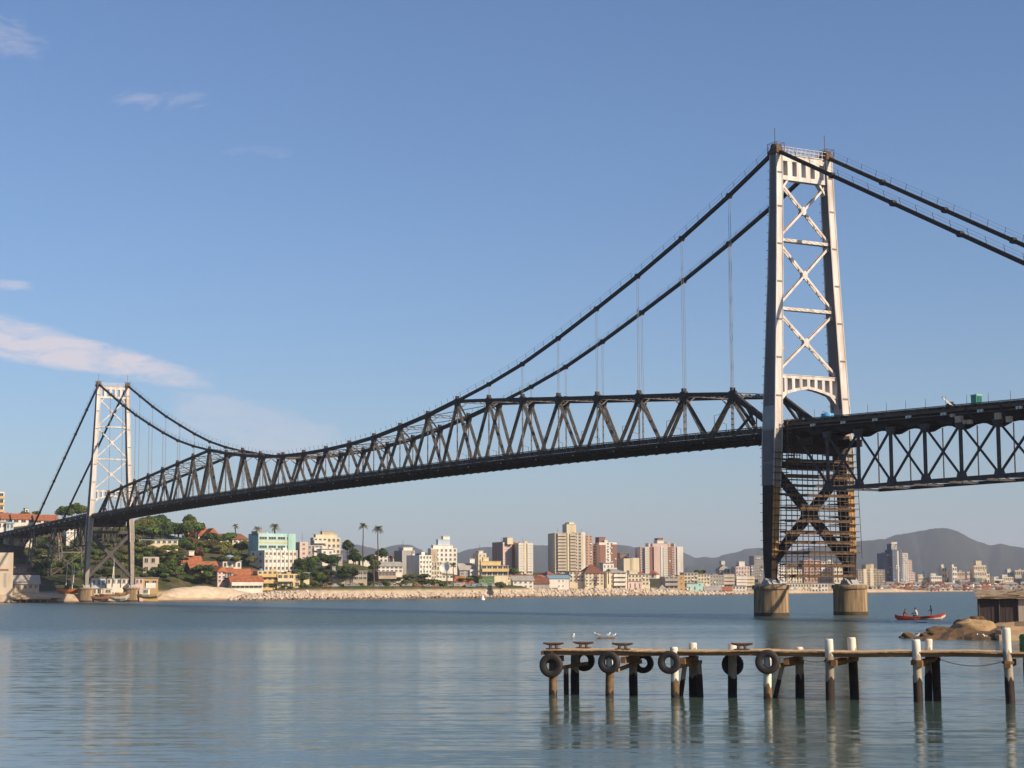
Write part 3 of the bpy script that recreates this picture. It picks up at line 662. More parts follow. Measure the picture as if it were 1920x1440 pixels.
wv = MB(); wv.add([(-14000,-14000,0),(14000,-14000,0),(14000,14000,0),(-14000,14000,0)], [(0,1,2,3)])
water = wv.build('water', [mw]); tag(water, kind='structure')
sb = MB(); sb.add([(-13900,-13900,-9),(13900,-13900,-9),(13900,13900,-9),(-13900,13900,-9)], [(0,1,2,3)]); sbo = sb.build('sea_bed', [mat('sea_mud', (.05,.05,.04))]); tag(sbo, kind='structure')

def build_land():
    offs = [-14,-3,0,3,7,12,18,25,34,45,58,72,88,106,126,150,178,210,250,300,360,440,540,700,900,1200,1700,2500,4200]
    pxs = list(range(-1400, 3300, 14)); V = []; Fs = []
    a = np.array(CTRL)
    for i, px in enumerate(pxs):
        D = shore_d(px)
        for e in offs:
            x, y = flat(px, D + e)
            if e < 0: z = -2.5 if e < -5 else -.35
            elif e == 0: z = .12
            else:
                d2 = (a[:,0]-x)**2 + (a[:,1]-y)**2; w_ = 1 / (d2 + 40.0) ** 1.6; z = float((w_ * a[:,2]).sum() / w_.sum())
                z += math.sin(x*.21) * math.cos(y*.17) * .12
            V.append((x, y, z))
    m = len(offs)
    for i in range(len(pxs) - 1):
        for j in range(m - 1): Fs.append((i*m + j, i*m + j + 1, (i+1)*m + j + 1, (i+1)*m + j))
    q = MB(); q.add(V, [f[::-1] for f in Fs], 0, True)
    # ground colour: sand low by the water, grass and earth above it
    m_ = bpy.data.materials.new('shore_ground'); m_.use_nodes = True; t_ = m_.node_tree; bb = t_.nodes['Principled BSDF']; bb.inputs['Roughness'].default_value = .95; bb.inputs['Specular IOR Level'].default_value = .1
    g = t_.nodes.new('ShaderNodeNewGeometry'); sp = t_.nodes.new('ShaderNodeSeparateXYZ'); t_.links.new(g.outputs['Position'], sp.inputs[0])
    def nz(sc, lo=.35, hi=.65):
        n = t_.nodes.new('ShaderNodeTexNoise'); n.inputs['Scale'].default_value = sc; n.inputs['Detail'].default_value = 6; t_.links.new(g.outputs['Position'], n.inputs['Vector'])
        r = t_.nodes.new('ShaderNodeMapRange'); r.inputs['From Min'].default_value = lo; r.inputs['From Max'].default_value = hi; t_.links.new(n.outputs['Fac'], r.inputs['Value']); return r.outputs[0]
    def mixc(f, A, B):
        n = t_.nodes.new('ShaderNodeMix'); n.data_type = 'RGBA'
        t_.links.new(f, n.inputs['Factor'])
        for k, c in (('A', A), ('B', B)):
            if isinstance(c, tuple): n.inputs[k].default_value = (*c, 1)
            else: t_.links.new(c, n.inputs[k])
        return n.outputs['Result']
    green = mixc(nz(.12), (.045,.062,.02), (.13,.10,.055)); green = mixc(nz(.5, .45, .7), green, (.035,.05,.018))
    sand = mixc(nz(.4), (.52,.41,.29), (.40,.30,.20))
    r = t_.nodes.new('ShaderNodeMapRange'); r.inputs['From Min'].default_value = 2.7; r.inputs['From Max'].default_value = 3.6; t_.links.new(sp.outputs['Z'], r.inputs['Value'])
    c = mixc(r.outputs[0], sand, green)
    r2 = t_.nodes.new('ShaderNodeMapRange'); r2.inputs['From Min'].default_value = .15; r2.inputs['From Max'].default_value = .55; t_.links.new(sp.outputs['Z'], r2.inputs['Value'])
    c = mixc(r2.outputs[0], (.19,.11,.06), c)
    t_.links.new(c, bb.inputs['Base Color'])
    tag(q.build('ground', [m_]), kind='structure')

# distant hills: real ridges several kilometres off
def ridge(prof, d, thick, seed, m_):
    rnd = random.Random(seed); V = []; Fs = []
    rows = [(-.55, .0), (-.42,.22), (-.3,.45), (-.2,.62), (-.12,.78), (-.05,.92), (0, 1.0), (.1,.9), (.3,.6), (.7, 0)]
    xs = []
    px = prof[0][0]
    while px <= prof[-1][0]: xs.append(px); px += 6
    def yy(px):
        for a, b_ in zip(prof, prof[1:]):
            if px <= b_[0]:
                k = (px - a[0]) / (b_[0] - a[0]); k2 = k*k*(3-2*k)*.5 + k*.5; return a[1] + (b_[1] - a[1]) * k2
        return prof[-1][1]
    for px in xs:
        top = at(px, yy(px), d).z
        for r_, f_ in rows:
            dd = d + r_ * thick; n = math.sin(px*.045 + seed)*.5 + math.sin(px*.11 + r_*9 + seed*2)*.3 + math.sin(px*.27+r_*17)*.2
            p = at(px + n * 26 * abs(r_) * 2, hor(px), dd); z = top * f_ * (1 + .07 * n * (1 if f_ < 1 else 0)) + rnd.uniform(-1.6, 1.6) * (1 if f_ < 1 else .7)
            V.append((p.x, p.y, max(z, -4) if f_ else -6))
    m = len(rows)
    for i in range(len(xs) - 1):
        for j in range(m - 1): Fs.append((i*m + j, (i+1)*m + j, (i+1)*m + j + 1, i*m + j + 1))
    q = MB(); q.add(V, Fs, 0, True); return tag(q.build('hills', [m_]), kind='structure')
M_HILL = mat('hill_forest', (.028,.040,.030), .95, col2=(.046,.052,.038), scale=.006, contrast=1.2, detail=9, spec=.05)
ridge([(-200,1075),(200,1062),(420,1054),(560,1052),(600,1046),(630,1036),(664,1021),(676,1022),(693,1026.5),(710,1030),(725,1026),(740,1022),(755,1020.5),(770,1022),(785,1029),(800,1036.5),(830,1041),(857,1037),(880,1030),(900,1026.5),(925,1025),(945,1027),(970,1025),(1000,1022.5),(1040,1023),(1100,1026),(1130,1024),(1157,1022),(1176,1023),(1200,1029),(1240,1033),(1281,1035.5),(1306,1046.5),(1325,1044),(1340,1046),(1363,1039),(1383,1035.5),(1400,1028.5),(1429,1027),(1470,1031),(1540,1040),(1620,1050),(1720,1064)], 6400, 3000, 3, M_HILL)
ridge([(1290,1062),(1400,1050),(1470,1036),(1540,1024),(1600,1016),(1630,1013),(1663,1010.5),(1672,1007),(1682,1003),(1710,999),(1733,995),(1750,991.5),(1765,990),(1780,991),(1797,994.5),(1809,1001),(1820,1008),(1840,1016.5),(1860,1022.5),(1880,1019),(1900,1024),(1920,1027),(1980,1034),(2100,1030),(2300,1040),(2600,1052)], 5600, 2600, 8, M_HILL)

# haze: one even volume round camera and scene
hz = MB(); hz.box(-1500, 9200, -9800, 2600, -10.5, 330)
mh = bpy.data.materials.new('haze_air'); mh.use_nodes = True; t_ = mh.node_tree; t_.nodes.clear()
o_ = t_.nodes.new('ShaderNodeOutputMaterial'); v_ = t_.nodes.new('ShaderNodeVolumePrincipled'); v_.inputs['Color'].default_value = (.76,.82,1.0,1); v_.inputs['Density'].default_value = .00008; v_.inputs['Anisotropy'].default_value = 0.0
t_.links.new(v_.outputs[0], o_.inputs['Volume'])
tag(hz.build('haze', [mh]), kind='stuff')
# ================================================================== the wooden dock in the foreground
M_PLANK = mat('dock_planks', (.58,.40,.22), .85, col2=(.36,.23,.115), scale=1.4, stretch=(.4,2,2), contrast=1.3)
M_DBEAM = mat('dock_beam', (.30,.165,.07), .85, col2=(.15,.075,.032), scale=1.8, stretch=(.25,2,2), contrast=1.4)
M_POSTC = mat('bare_post', (.40,.33,.25), .85, col2=(.24,.19,.14), scale=2.5, stretch=(1,1,.35), contrast=1.4)
M_POSTW = mat('white_post_paint', (.80,.77,.68), .65, col2=(.50,.43,.33), scale=5, stretch=(1,1,.4), contrast=1.0, detail=9)
M_POSTA = mat('weedy_post', (.045,.026,.02), .75, col2=(.02,.014,.012), scale=4, contrast=1.4, bump=.4)
M_POSTB = mat('barnacled_post', (.21,.13,.07), .9, col2=(.10,.062,.035), scale=5, contrast=1.6, bump=.5)
M_RUBBER = mat('old_tyre_rubber', (.05,.040,.036), .65, col2=(.028,.022,.02), scale=4)
M_CLEAT = mat('brown_iron', (.15,.085,.05), .8, col2=(.07,.04,.025), scale=5)
M_ROPE = mat('old_rope', (.10,.08,.06), .9)
def wat(px, d): return at(px, hor(px), d)
_a, _b = wat(1020, 73.4), wat(1885, 66.8)
DL = Vector((_a.x, _a.y, 0)); DDIR = (Vector((_b.x, _b.y, 0)) - DL).normalized(); DROT = math.atan2(DDIR.y, DDIR.x); DN = Vector((-DDIR.y, DDIR.x, 0))
DLEN = (Vector((_b.x, _b.y, 0)) - DL).length
if DN.dot(FW) < 0: DN = -DN                      # local +y of the dock points away from the camera
def dz(x): return 1.80 + .0045 * x + .018*math.sin(x*.9) + .010*math.sin(x*2.3+1)               # deck height rises slightly toward the shore
def dx_of(px, y=0.0):                            # where along the dock a photo column falls
    v = at(px, hor(px), 100) - CAM; o = DL + DN * y - Vector((CAM.x, CAM.y, 0))
    # solve CAM + k v = DL + DN*y + DDIR*t
    det = v.x * -DDIR.y + v.y * DDIR.x
    k = (o.x * -DDIR.y + o.y * DDIR.x) / det
    p = Vector((v.x * k, v.y * k, 0)) - o; return p.dot(DDIR), k * 100
dock = empty('wooden_pier', DL, DROT); tag(dock, 'narrow wooden pier on posts crossing the lower right foreground with tyre fenders', 'pier')
WD = 1.75; END = DLEN + 16
pk = MB(); n = int(END / .19); rr = random.Random(3)
for k in range(n):
    x = .0 + k * .19; j = rr.uniform(-.03, .05); z = dz(x)
    pk.box(x + .004, x + .186, -.12 - j, WD + .12 + rr.uniform(-.03, .05), z - .045 + rr.uniform(-.006, .006), z + rr.uniform(-.004, .008))
pk.build('planking', [M_PLANK], dock)
for y in (0.02, WD / 2, WD - .02):
    b = MB()
    xs = [.03 + k * 4.1 for k in range(int(END / 4.1) + 1)] + [END]
    for p, q in zip(xs, xs[1:]): b.beam((p, y, dz(p) - .125), (q - .01, y, dz(q) - .125), .12, .155)
    b.build('long_beam', [M_DBEAM], dock)
sb_ = MB(); sb_.beam((-.06, -.1, dz(0) - .12), (-.06, WD + .1, dz(0) - .12), .12, .16); sb_.build('end_beam', [M_DBEAM], dock)
def post(px, row, ztop, zwhite=None, zal=.75, r=.155, lean=0.0, brown=False, y=None, zhi=None):
    y = (-.05 if row == 'F' else WD + .05) if y is None else y
    x, d_ = dx_of(px, y); m = MB()
    if ztop > 50: ztop = at(px, ztop, d_).z          # given as the photo row of its top
    z1 = ztop
    lean += random.Random(int(px*3)).uniform(-.022, .022)
    def cx(z): return x + lean * (1.6 - z) + .012*math.sin(z*2.1+px)
    bands = [(-2.2, zal - .06, 2), (zal - .06, zal + .08, 3 if brown else 2)]
    zw = zwhite if zwhite is not None else 99
    if brown: bands = [(-2.2, .12, 2), (.12, min(zw, z1), 3)]
    else: bands = [(-2.2, zal, 2), (zal, min(zw, z1), 0)]
    if zw < z1: bands += [(zw, z1 - .05, 1), (z1 - .05, z1, 1)]
    nn = 12; rnd = random.Random(int(px * 7))
    jit = [rnd.uniform(-.17, .17) for _ in range(nn)]
    for bi, (z0, zz, mi) in enumerate(bands):
        vs = []
        for z, e in ((z0, bi > 0 and z0 < z1 - .1), (zz, bi < len(bands) - 1 and zz < z1 - .1)):
            for i in range(nn):
                t_ = 2 * math.pi * i / nn; rr_ = r * (1 + .035 * math.sin(i * 2.3 + px) + rnd.uniform(-.02,.02)) * (1.08 if mi in (2, 3) else 1.0) * (.86 if (z == z1 and zw < 50) else 1)
                zz_ = z + (jit[i] if e else 0)
                vs.append((cx(zz_) + rr_ * math.cos(t_), y + rr_ * math.sin(t_), zz_))
        m.add(vs, [(i, (i+1) % nn, nn + (i+1) % nn, nn + i) for i in range(nn)], mi, True)
        if bi == len(bands) - 1: m.add(vs[nn:], [tuple(range(nn))], mi)
    return m.build('post', [M_POSTC, M_POSTW, M_POSTA, M_POSTB], dock)
post(1036, 'F', 1.62, None, .3, brown=True); post(1142, 'F', 1.66, 1.02, .3, brown=True); post(1262, 'F', 1213, .62, .3, brown=True); post(1436, 'F', 1.75, .50, .3, brown=True)
post(1077, 'R', 1.60, None, .8, r=.175); post(1185, 'R', 1.62, None, .72, r=.165); post(1297, 'R', 1205, 1.8, .68, r=.17); post(1371, 'R', 1206, 1.8, .78, r=.17)
post(1496, 'R', 1213, 1.8, .82, r=.165); post(1552, 'F', 1198, 1.72, .82, r=.165); post(1595, 'R', 1195, 1.8, 1.62, r=.17)
post(1715, 'F', 1199, 1.75, .86, r=.165); post(1737, 'R', 1198, 1.85, .98, r=.14); post(1750, 'R', 1.75, None, 1.5, r=.15, y=WD - .25); post(1885, 'F', 1177, 1.85, .85, r=.16); post(1923, 'R', 1.9, None, 1.45, r=.18)
post(2010, 'F', 2.8, 1.9, .85); post(2080, 'R', 2.6, 1.9, .85); post(2200, 'F', 2.8, 1.9, .85)
post(1060, 'R', 1.08, None, .80, r=.10, y=1.0); post(1285, 'R', 1.2, None, .62, r=.10, lean=-.17, y=1.2); post(1307, 'R', 1.35, None, .72, r=.11, lean=.06, y=1.4); post(1468, 'R', 1.35, None, .60, r=.09, lean=-.24, y=1.0)
# cross caps under the deck, raking struts and pipes
for px, y0, y1, dzz in ((1036, -.2, WD+.2, -.42), (1180, -.1, WD+.15, -.4), (1290, -.1, WD+.2, -.4), (1480, 0, WD+.2, -.4), (1570, -.3, WD+.25, -.42), (1728, -.3, WD+.25, -.45), (1890, -.3, WD+.25, -.42)):
    x, _ = dx_of(px, WD/2); b = MB(); b.beam((x, y0, dz(x)+dzz), (x, y1, dz(x)+dzz), .2, .24); b.build('cross_cap', [M_DBEAM], dock)
for (pa, za, ya), (pb_, zb_, yb) in (((1050, 1.08, .2), (1100, 1.2, WD)), ((1155, 1.02, .1), (1200, 1.32, WD-.2)), ((1268, 1.18, .1), (1312, 1.32, 1.6)), ((1456, 1.28, 0), (1502, 1.34, WD)), ((1552, 1.38, -.2), (1604, 1.5, WD)), ((1706, 1.44, -.2), (1757, 1.52, WD))):
    b = MB(); b.beam((dx_of(pa, ya)[0], ya, za), (dx_of(pb_, yb)[0], yb, zb_), .12, .14); b.build('raking_strut', [M_DBEAM], dock)
for px in (1552, 1715, 1885):
    x, _ = dx_of(px, -.05); b = MB(); b.lathe([(.2,-.05),(.22,0),(.2,.05)], 12, 0, (x, -.05, dz(x)-.36)); b.tube((x+.1,-.25,dz(x)-.36),(x-.1,-.25,dz(x)-.4),.03); b.build('rope_collar', [M_CLEAT], dock)
# mooring ropes sagging below the edge
for pa, pb_, sag, yy, c in ((1760, 1882, .22, -.16, .55), (1500, 1552, .10, -.15, .5)):
    xa, xb = dx_of(pa, yy)[0], dx_of(pb_, yy)[0]; b = MB(); prev = None
    for k in range(15):
        u = k / 14; p = Vector((xa + (xb-xa)*u, yy, dz(xa) - .3 - 4*sag*u*(1-u)))
        if prev: b.tube(prev, p, .016, n=5, cap=False)
        prev = p
    b.build('rope', [M_ROPE], dock)
# mooring cleats
for px, y in ((1037, .35), (1093, 1.65), (1166, .3), (1389, .3)):
    x, _ = dx_of(px, y); b = MB(); z = dz(x)
    b.box(x-.3, x+.3, y-.12, y+.12, z+.005, z+.05)
    for q in (-.14, .14): b.tube((x+q, y, z+.05), (x+q*.8, y, z+.2), .07, .055)
    b.tube((x-.44, y, z+.25), (x-.18, y, z+.215), .035, .06); b.tube((x-.18, y, z+.215), (x+.18, y, z+.215), .06); b.tube((x+.18, y, z+.215), (x+.44, y, z+.25), .06, .035)
    b.build('mooring_cleat', [M_CLEAT], dock)
# tyres hung as fenders
def tyre_mesh():
    b = MB(); RO, NA = .455, 40
    prof = [(.20,-.075),(.215,-.095),(.27,-.112),(.36,-.118),(.42,-.105),(.448,-.075),(.455,0),(.448,.075),(.42,.105),(.36,.118),(.27,.112),(.215,.095),(.20,.075),(.212,.06),(.25,.085),(.38,.085),(.425,.05),(.43,0),(.425,-.05),(.38,-.085),(.25,-.085),(.212,-.06)]
    n = len(prof); vs = []
    for i in range(NA):
        t_ = 2*math.pi*i/NA
        for k, (r, y) in enumerate(prof):
            rr_ = r + (.006 if (i % 2 and k in (4,5,7,8)) else 0)
            vs.append((rr_*math.cos(t_), y, rr_*math.sin(t_)))
    fs = [(i*n+k, i*n+(k+1)%n, ((i+1)%NA)*n+(k+1)%n, ((i+1)%NA)*n+k) for i in range(NA) for k in range(n)]
    return b.add(vs, fs, 0, True).mesh('tyre', [M_RUBBER])
TM = tyre_mesh(); TR_ = MB(); 
TY = [(1032.5,1247.5,-.33,1.08,0.08,'black tyre hung at the pier tip, leftmost of the tyres','F'),(1140.5,1242,-.30,1.0,-.05,'black tyre fender hung on the front of the pier, second from its tip','F'),(1253,1242,-.36,1.0,.0,'black tyre fender covering the short white topped post on the pier front','F'),(1436,1241,-.34,1.06,.06,'black tyre fender at the right end of the row of tyres on the pier','F'),
      (1094,1238,WD+.3,1.0,0,'tyre half hidden under the deck right of the thick second post from the pier tip','R'),(1204,1243,WD+.32,.95,.04,'tyre behind the pier seen right of a bare grey post under the deck','R'),(1371,1246,WD+.3,1.0,-.04,'tyre hung on the far side of the pier behind a tall white topped post','R')]
for i, (px, py, y, sc, tw_, lab, row) in enumerate(TY):
    x, d = dx_of(px, y); z = at(px, py, d).z
    e = empty('tyre_fender', DL + DDIR * x + DN * y + Vector((0,0,z)), DROT + tw_); e.scale = (sc*(1+.02*(i%3-1)), sc*(.9+.1*(i%2)), sc*(1.0-.02*(i%2))); 
    tag(e, lab, 'tyre', 'tyres hung along the pier')
    link('tyre', TM, e, None, (0, i*.7, 0))
    b = MB(); b.tube((0, 0, .40), (.02, .16 if row == 'F' else -.16, (dz(x) - z) / sc), .018, n=5); b.build('rope', [M_ROPE], e)

# green barrel standing at the right edge on the pier
x, d = dx_of(1921, .55); b = MB(); b.lathe([(.27,0),(.29,.03),(.285,.28),(.30,.30),(.30,.33),(.285,.35),(.285,.58),(.30,.60),(.30,.63),(.285,.65),(.24,.74),(.12,.76)], 24, 0)
o = b.build('green_barrel', [mat('green_drum', (.03,.13,.06), .5, noise=.4, scale=3)], None, DL + DDIR*x + DN*.55 + Vector((0,0,dz(x)+.02))); o.scale = (.9,.9,.85)
tag(o, 'dark green barrel on the pier at the right edge of the view', 'barrel')

# ------------------------------------------------------------------ gulls
M_GWHITE = mat('gull_white', (.82,.80,.76), .8, noise=.1); M_GGREY = mat('gull_grey', (.33,.34,.36), .8, noise=.1); M_BEAK = mat('gull_beak', (.75,.38,.05), .6)
def skin_mesh(name, verts, edges, radii, mats, root=0, sub=1):
    me = bpy.data.meshes.new(name + '_cage'); me.from_pydata(verts, edges, []); o = bpy.data.objects.new(name + '_cage', me); COL.objects.link(o)
    sk = o.modifiers.new('s', 'SKIN'); 
    for i, r in enumerate(radii):
        v = me.skin_vertices[0].data[i]; v.radius = (r, r) if not isinstance(r, tuple) else r; v.use_root = (i == root)
    sk.use_smooth_shade = True
    if sub: ss = o.modifiers.new('u', 'SUBSURF'); ss.levels = sub; ss.render_levels = sub
    dg = bpy.context.evaluated_depsgraph_get(); nm = bpy.data.meshes.new_from_object(o.evaluated_get(dg)); nm.name = name
    bpy.data.objects.remove(o); bpy.data.meshes.remove(me)
    nm.materials.clear()
    for m in mats: nm.materials.append(m)
    return nm
def gull_bits(stand=True):
    # body along +x, 0.42 m long
    v = [(-.20,0,.02),(-.10,0,.03),(.02,0,.05),(.12,0,.09),(.165,0,.16),(.20,0,.205),(.235,0,.205)]
    e = [(i, i+1) for i in range(6)]
    me = skin_mesh('body', v, e, [(.03,.014),.055,.078,.062,.036,.040,.018], [M_GWHITE], 2, 1)
    wb = MB()
    for s in (1, -1):
        prof = [(.10,.085,.115),(.02,.095,.125),(-.10,.078,.085),(-.22,.03,.045),(-.27,.012,.035)]
        vs = []
        for x, y, z in prof: vs += [(x, s*y, z), (x, s*y*.86, z-.07 if x > -.2 else z-.015), (x, s*y*.45, z+.022)]
        fs = []
        for k in range(len(prof)-1): fs += [(3*k,3*k+1,3*k+4,3*k+3),(3*k,3*k+3,3*k+5,3*k+2)]
        wb.add(vs, fs, 0, True)
    bk = MB(); bk.tube((.235,0,.203),(.285,0,.193),.012,.004,6)
    lg = None
    if stand:
        lg = MB()
        for s in (1,-1): lg.tube((.0,s*.035,.0),(.01,s*.035,-.12),.008,n=5); lg.box(.0,.06,s*.035-.025,s*.035+.025,-.125,-.118)
    return me, wb.mesh('wings', [M_GGREY]), bk.mesh('beak', [M_BEAK]), lg.mesh('legs', [M_BEAK]) if lg else None
GS, GF = gull_bits(True), gull_bits(False)
def gull(loc, rot, label, swim=False, sc=1.0, group='gulls'):
    e = empty('gull', loc, rot); tag(e, label, 'gull', group); e.scale = (sc,)*3
    for nm, me in zip(('body','wings','beak','legs'), GF if swim else GS):
        if me: link(nm, me, e)
    return e

# ------------------------------------------------------------------ rocks, shore on the right
M_ROCK = mat('tan_granite', (.46,.31,.16), .9, col2=(.20,.12,.06), scale=1.3, contrast=1.1, bump=.8, detail=9)
M_REEF = mat('weedy_reef', (.15,.085,.035), .85, col2=(.07,.042,.02), scale=2.4, contrast=1.2, bump=1.0, detail=9)
def rock_mesh(sx, sy, sz, seed, n=44, rough=.16, flat=.0):
    rnd = random.Random(seed); ph = [(rnd.uniform(1.2,4.5), rnd.uniform(0,6.3), Vector((rnd.uniform(-1,1),rnd.uniform(-1,1),rnd.uniform(-1,1))).normalized()) for _ in range(9)]
    b = MB(); vs = []; m = n // 2
    for i in range(m + 1):
        th = math.pi * i / m
        for j in range(n):
            f = 2*math.pi*j/n; p = Vector((math.sin(th)*math.cos(f), math.sin(th)*math.sin(f), math.cos(th)))
            q = 1 + rough * sum(math.sin(a*p.dot(d_)*2.2 + c)/ (1+.3*a) for a, c, d_ in ph) / 2.0 + .035*math.sin(p.dot(ph[0][2])*23+ph[1][1])*math.sin(p.dot(ph[3][2])*17) - .05*max(0, .12-abs(math.sin(p.dot(ph[5][2])*3.1+p.dot(ph[6][2])*2+ph[4][1])))/.12 + rnd.uniform(-.012,.012)
            z = p.z*q
            if flat and z > flat: z = flat + (z-flat)*.25
            vs.append((p.x*q*sx, p.y*q*sy, z*sz))
    fs = [(i*n+j, (i+1)*n+j, (i+1)*n+(j+1)%n, i*n+(j+1)%n) for i in range(m) for j in range(n)]
    return b.add(vs, fs, 0, True)
def rock(px, py, d, sx, sy, sz, seed, m_, label, name='boulder', rot=0, rough=.16, flat=0, group=None):
    p = at(px, py, d); o = rock_mesh(sx, sy, sz, seed, rough=rough, flat=flat).build(name, [m_], None, p, VR + rot)
    return tag(o, label, 'rock', group)
rock(1823, 1187, 152, 1.95, 1.7, 1.15, 5, M_ROCK, 'big rounded tan boulder on the weedy rock shelf below the shack', rough=.12)
rock(1768, 1186, 150, 1.3, 1.0, .5, 9, M_REEF, 'dark brown rock leaning against the left side of the tan boulder', rough=.3)
rock(1745, 1192, 149, .9, .8, .35, 12, M_REEF, 'low brown stone at the left foot of the tan boulder', rough=.3)
rock(1806, 1171, 156, .8, .6, .45, 21, M_REEF, 'dark stone just behind the top of the tan boulder', rough=.3)
rock(1834, 1164, 157, .7, .6, .35, 25, M_REEF, 'dark stone between the tan boulder and the shack wall', rough=.3)
rock(1702, 1197, 148, .62, .5, .42, 14, M_REEF, 'small isolated brown reef rock with a gull on it', rough=.3)
rock(1724, 1198, 148, .7, .4, .16, 15, M_REEF, 'low wet rock awash between the small reef and the shelf', rough=.3)
for k, (px, py, d, r_) in enumerate(((1776,1196,146,.28),(1790,1200,143.5,.22),(1806,1201,143,.3),(1816,1199,145,.2),(1863,1196,146,.34),(1874,1192,150,.42),(1858,1186,153,.36),(1881,1200,143,.26),(1752,1199,146,.22))):
    rock(px, py, d, r_*1.3, r_, r_*.8, 40+k, M_REEF if k % 3 else M_ROCK, 'small loose stone scattered on the rock shelf around the tan boulder', 'stone', rot=k, rough=.3, group='loose stones on the shelf')
# weedy rock shelf: a low irregular slab rising to the right
def shelf(pts, label, m_, name, dback, ztop, seed, cat='rock'):
    rnd = random.Random(seed); b = MB(); V = []; rows = 9
    for px, dfront, zt_ in pts:
        for k in range(rows):
            u = k / (rows - 1); d = dfront + dback * u
            z = -.4 if k == 0 else zt_ * (1 - (1 - min(1, u * 2.2)) ** 2) * (.8 + .2 * math.sin(px * .3 + k * 1.7)) + rnd.uniform(-.15, .15)
            if k == 1: z = min(z, .22)
            p = at(px + rnd.uniform(-1.5, 1.5), hor(px), d + rnd.uniform(-.4, .4)); V.append((p.x, p.y, z))
    n = len(pts); F_ = [(i*rows+k, (i+1)*rows+k, (i+1)*rows+k+1, i*rows+k+1) for i in range(n-1) for k in range(rows-1)]
    o = b.add(V, F_, 0, False).build(name, [m_]); return tag(o, label, cat) if cat else o
xs = [(1712,.02),(1722,.06),(1735,.18),(1748,.36),(1762,.52),(1776,.66),(1790,.7),(1804,.72),(1820,.75),(1836,.74),(1852,.7),(1868,.66),(1884,.7),(1900,.62),(1916,.6),(1935,.6),(1960,.62),(1990,.6),(2030,.6),(2080,.6),(2150,.6),(2250,.6)]
shelf([(px, 139.5 - max(0, px-1900)*.02 + 3.0*math.sin(px*.05)*.4, z) for px, z in xs], 'weed covered brown rock shelf at the water edge under the boulder', M_REEF, 'rock_shelf', 20, .7, 4)
# sandy bank carrying the shack
M_BANK = mat('sandy_bank', (.40,.28,.16), .95, col2=(.24,.16,.09), scale=.7, contrast=1.3)
xs = [(1822,.12),(1834,.6),(1848,.95),(1862,1.05),(1880,1.2),(1900,1.35),(1925,1.45),(1960,1.6),(2010,1.8),(2080,2),(2200,2.2),(2350,2.4)]
tag(shelf([(px, 151 + 1.2*math.sin(px*.11), z) for px, z in xs], None, M_BANK, 'bank', 45, 1, 6, None), kind='structure')
# the shack
def shack():
    p = at(1889, 1166, 164); e = empty('boat_shed', (p.x, p.y, 1.05), VR - .24)
    tag(e, 'low weathered plank boat shed with a sagging sheet roof at the right shore', 'shed')
    MD = mat('dark_shed_boards', (.085,.065,.058), .9, col2=(.04,.03,.028), scale=2.2, stretch=(3,1,.2), contrast=1.5); ML = mat('pale_shed_boards', (.50,.44,.36), .85, col2=(.35,.28,.21), scale=2, stretch=(3,1,.2))
    MR = mat('grey_sheet_roof', (.40,.31,.21), .85, col2=(.20,.13,.075), scale=1.2, contrast=1.5)
    b = MB(); W0, W1 = -2.55, .95
    k = W0
    rnd = random.Random(2)
    while k < W1 - .05:
        wv_ = rnd.uniform(.16, .26); b.box(k, min(W1, k+wv_-.012), rnd.uniform(-.02,.02), .06, -.5 + rnd.uniform(-.03,.05), 2.0 + rnd.uniform(-.04,.02)); k += wv_
    k = 0
    while k < 3.4: b.box(W0 + rnd.uniform(-.02,.02), W0 + .06, k + .06, k + .3, -.5, 2.0 + .05*k); k += .25
    b.box(W0, 4.5, 3.4, 3.5, -.5, 2.2)
    b.build('plank_wall', [MD], e)
    b = MB(); k = W1
    while k < 4.4: b.box(k+.006, k+.2, -.05, .05, -.2, 2.05); k += .206
    b.build('plank_wall', [ML], e)['label'] = 'paler boarded wall section at the right'
    b = MB()
    for k in range(16):
        x0 = -2.8 + k*.46; s_ = .03*math.sin(k*1.3)
        b.add([(x0,-.5,1.98+s_),(x0+.47,-.5,2.0+s_),(x0+.47,3.7,2.75+s_),(x0,3.7,2.72+s_),(x0,-.5,2.03+s_),(x0+.47,-.5,2.05+s_),(x0+.47,3.7,2.8+s_),(x0,3.7,2.77+s_)],
              [(0,3,2,1),(4,5,6,7),(0,1,5,4),(1,2,6,5),(2,3,7,6),(3,0,4,7)])
    b.beam((-2.7,-.2,2.12),(1.5,.6,2.75),.22,.09); b.beam((-2.2,-.3,2.14),(3.8,-.2,2.5),.35,.05); b.beam((.3,.5,2.6),(2.2,.5,2.9),.8,.06); b.beam((.9,-.2,2.1),(.9,.2,3.0),.06,.06)
    b.build('roof', [MR], e)
    for x in (-2.5,-.7,.95,2.7,4.3): b = MB(); b.tube((x,-.08,-.7),(x,-.08,2.0),.07,n=7); b.build('post', [MD], e)
shack()
# little stair-like ledges and wall right of the shelf
p = at(1912, 1190, 140); b = MB(); b.box(-1.6,5,0,1.2,-.5,.42); b.box(-1.1,5,1.2,3,-.5,.75); b.box(-.3,5,3,4.2,-.5,1.0)
o = b.build('concrete_steps', [mat('sandy_concrete', (.50,.36,.22), .9, col2=(.32,.21,.12), scale=1.2)], None, (p.x,p.y,0), VR); tag(o, 'sandy concrete steps into the water beside the rock shelf', 'steps')
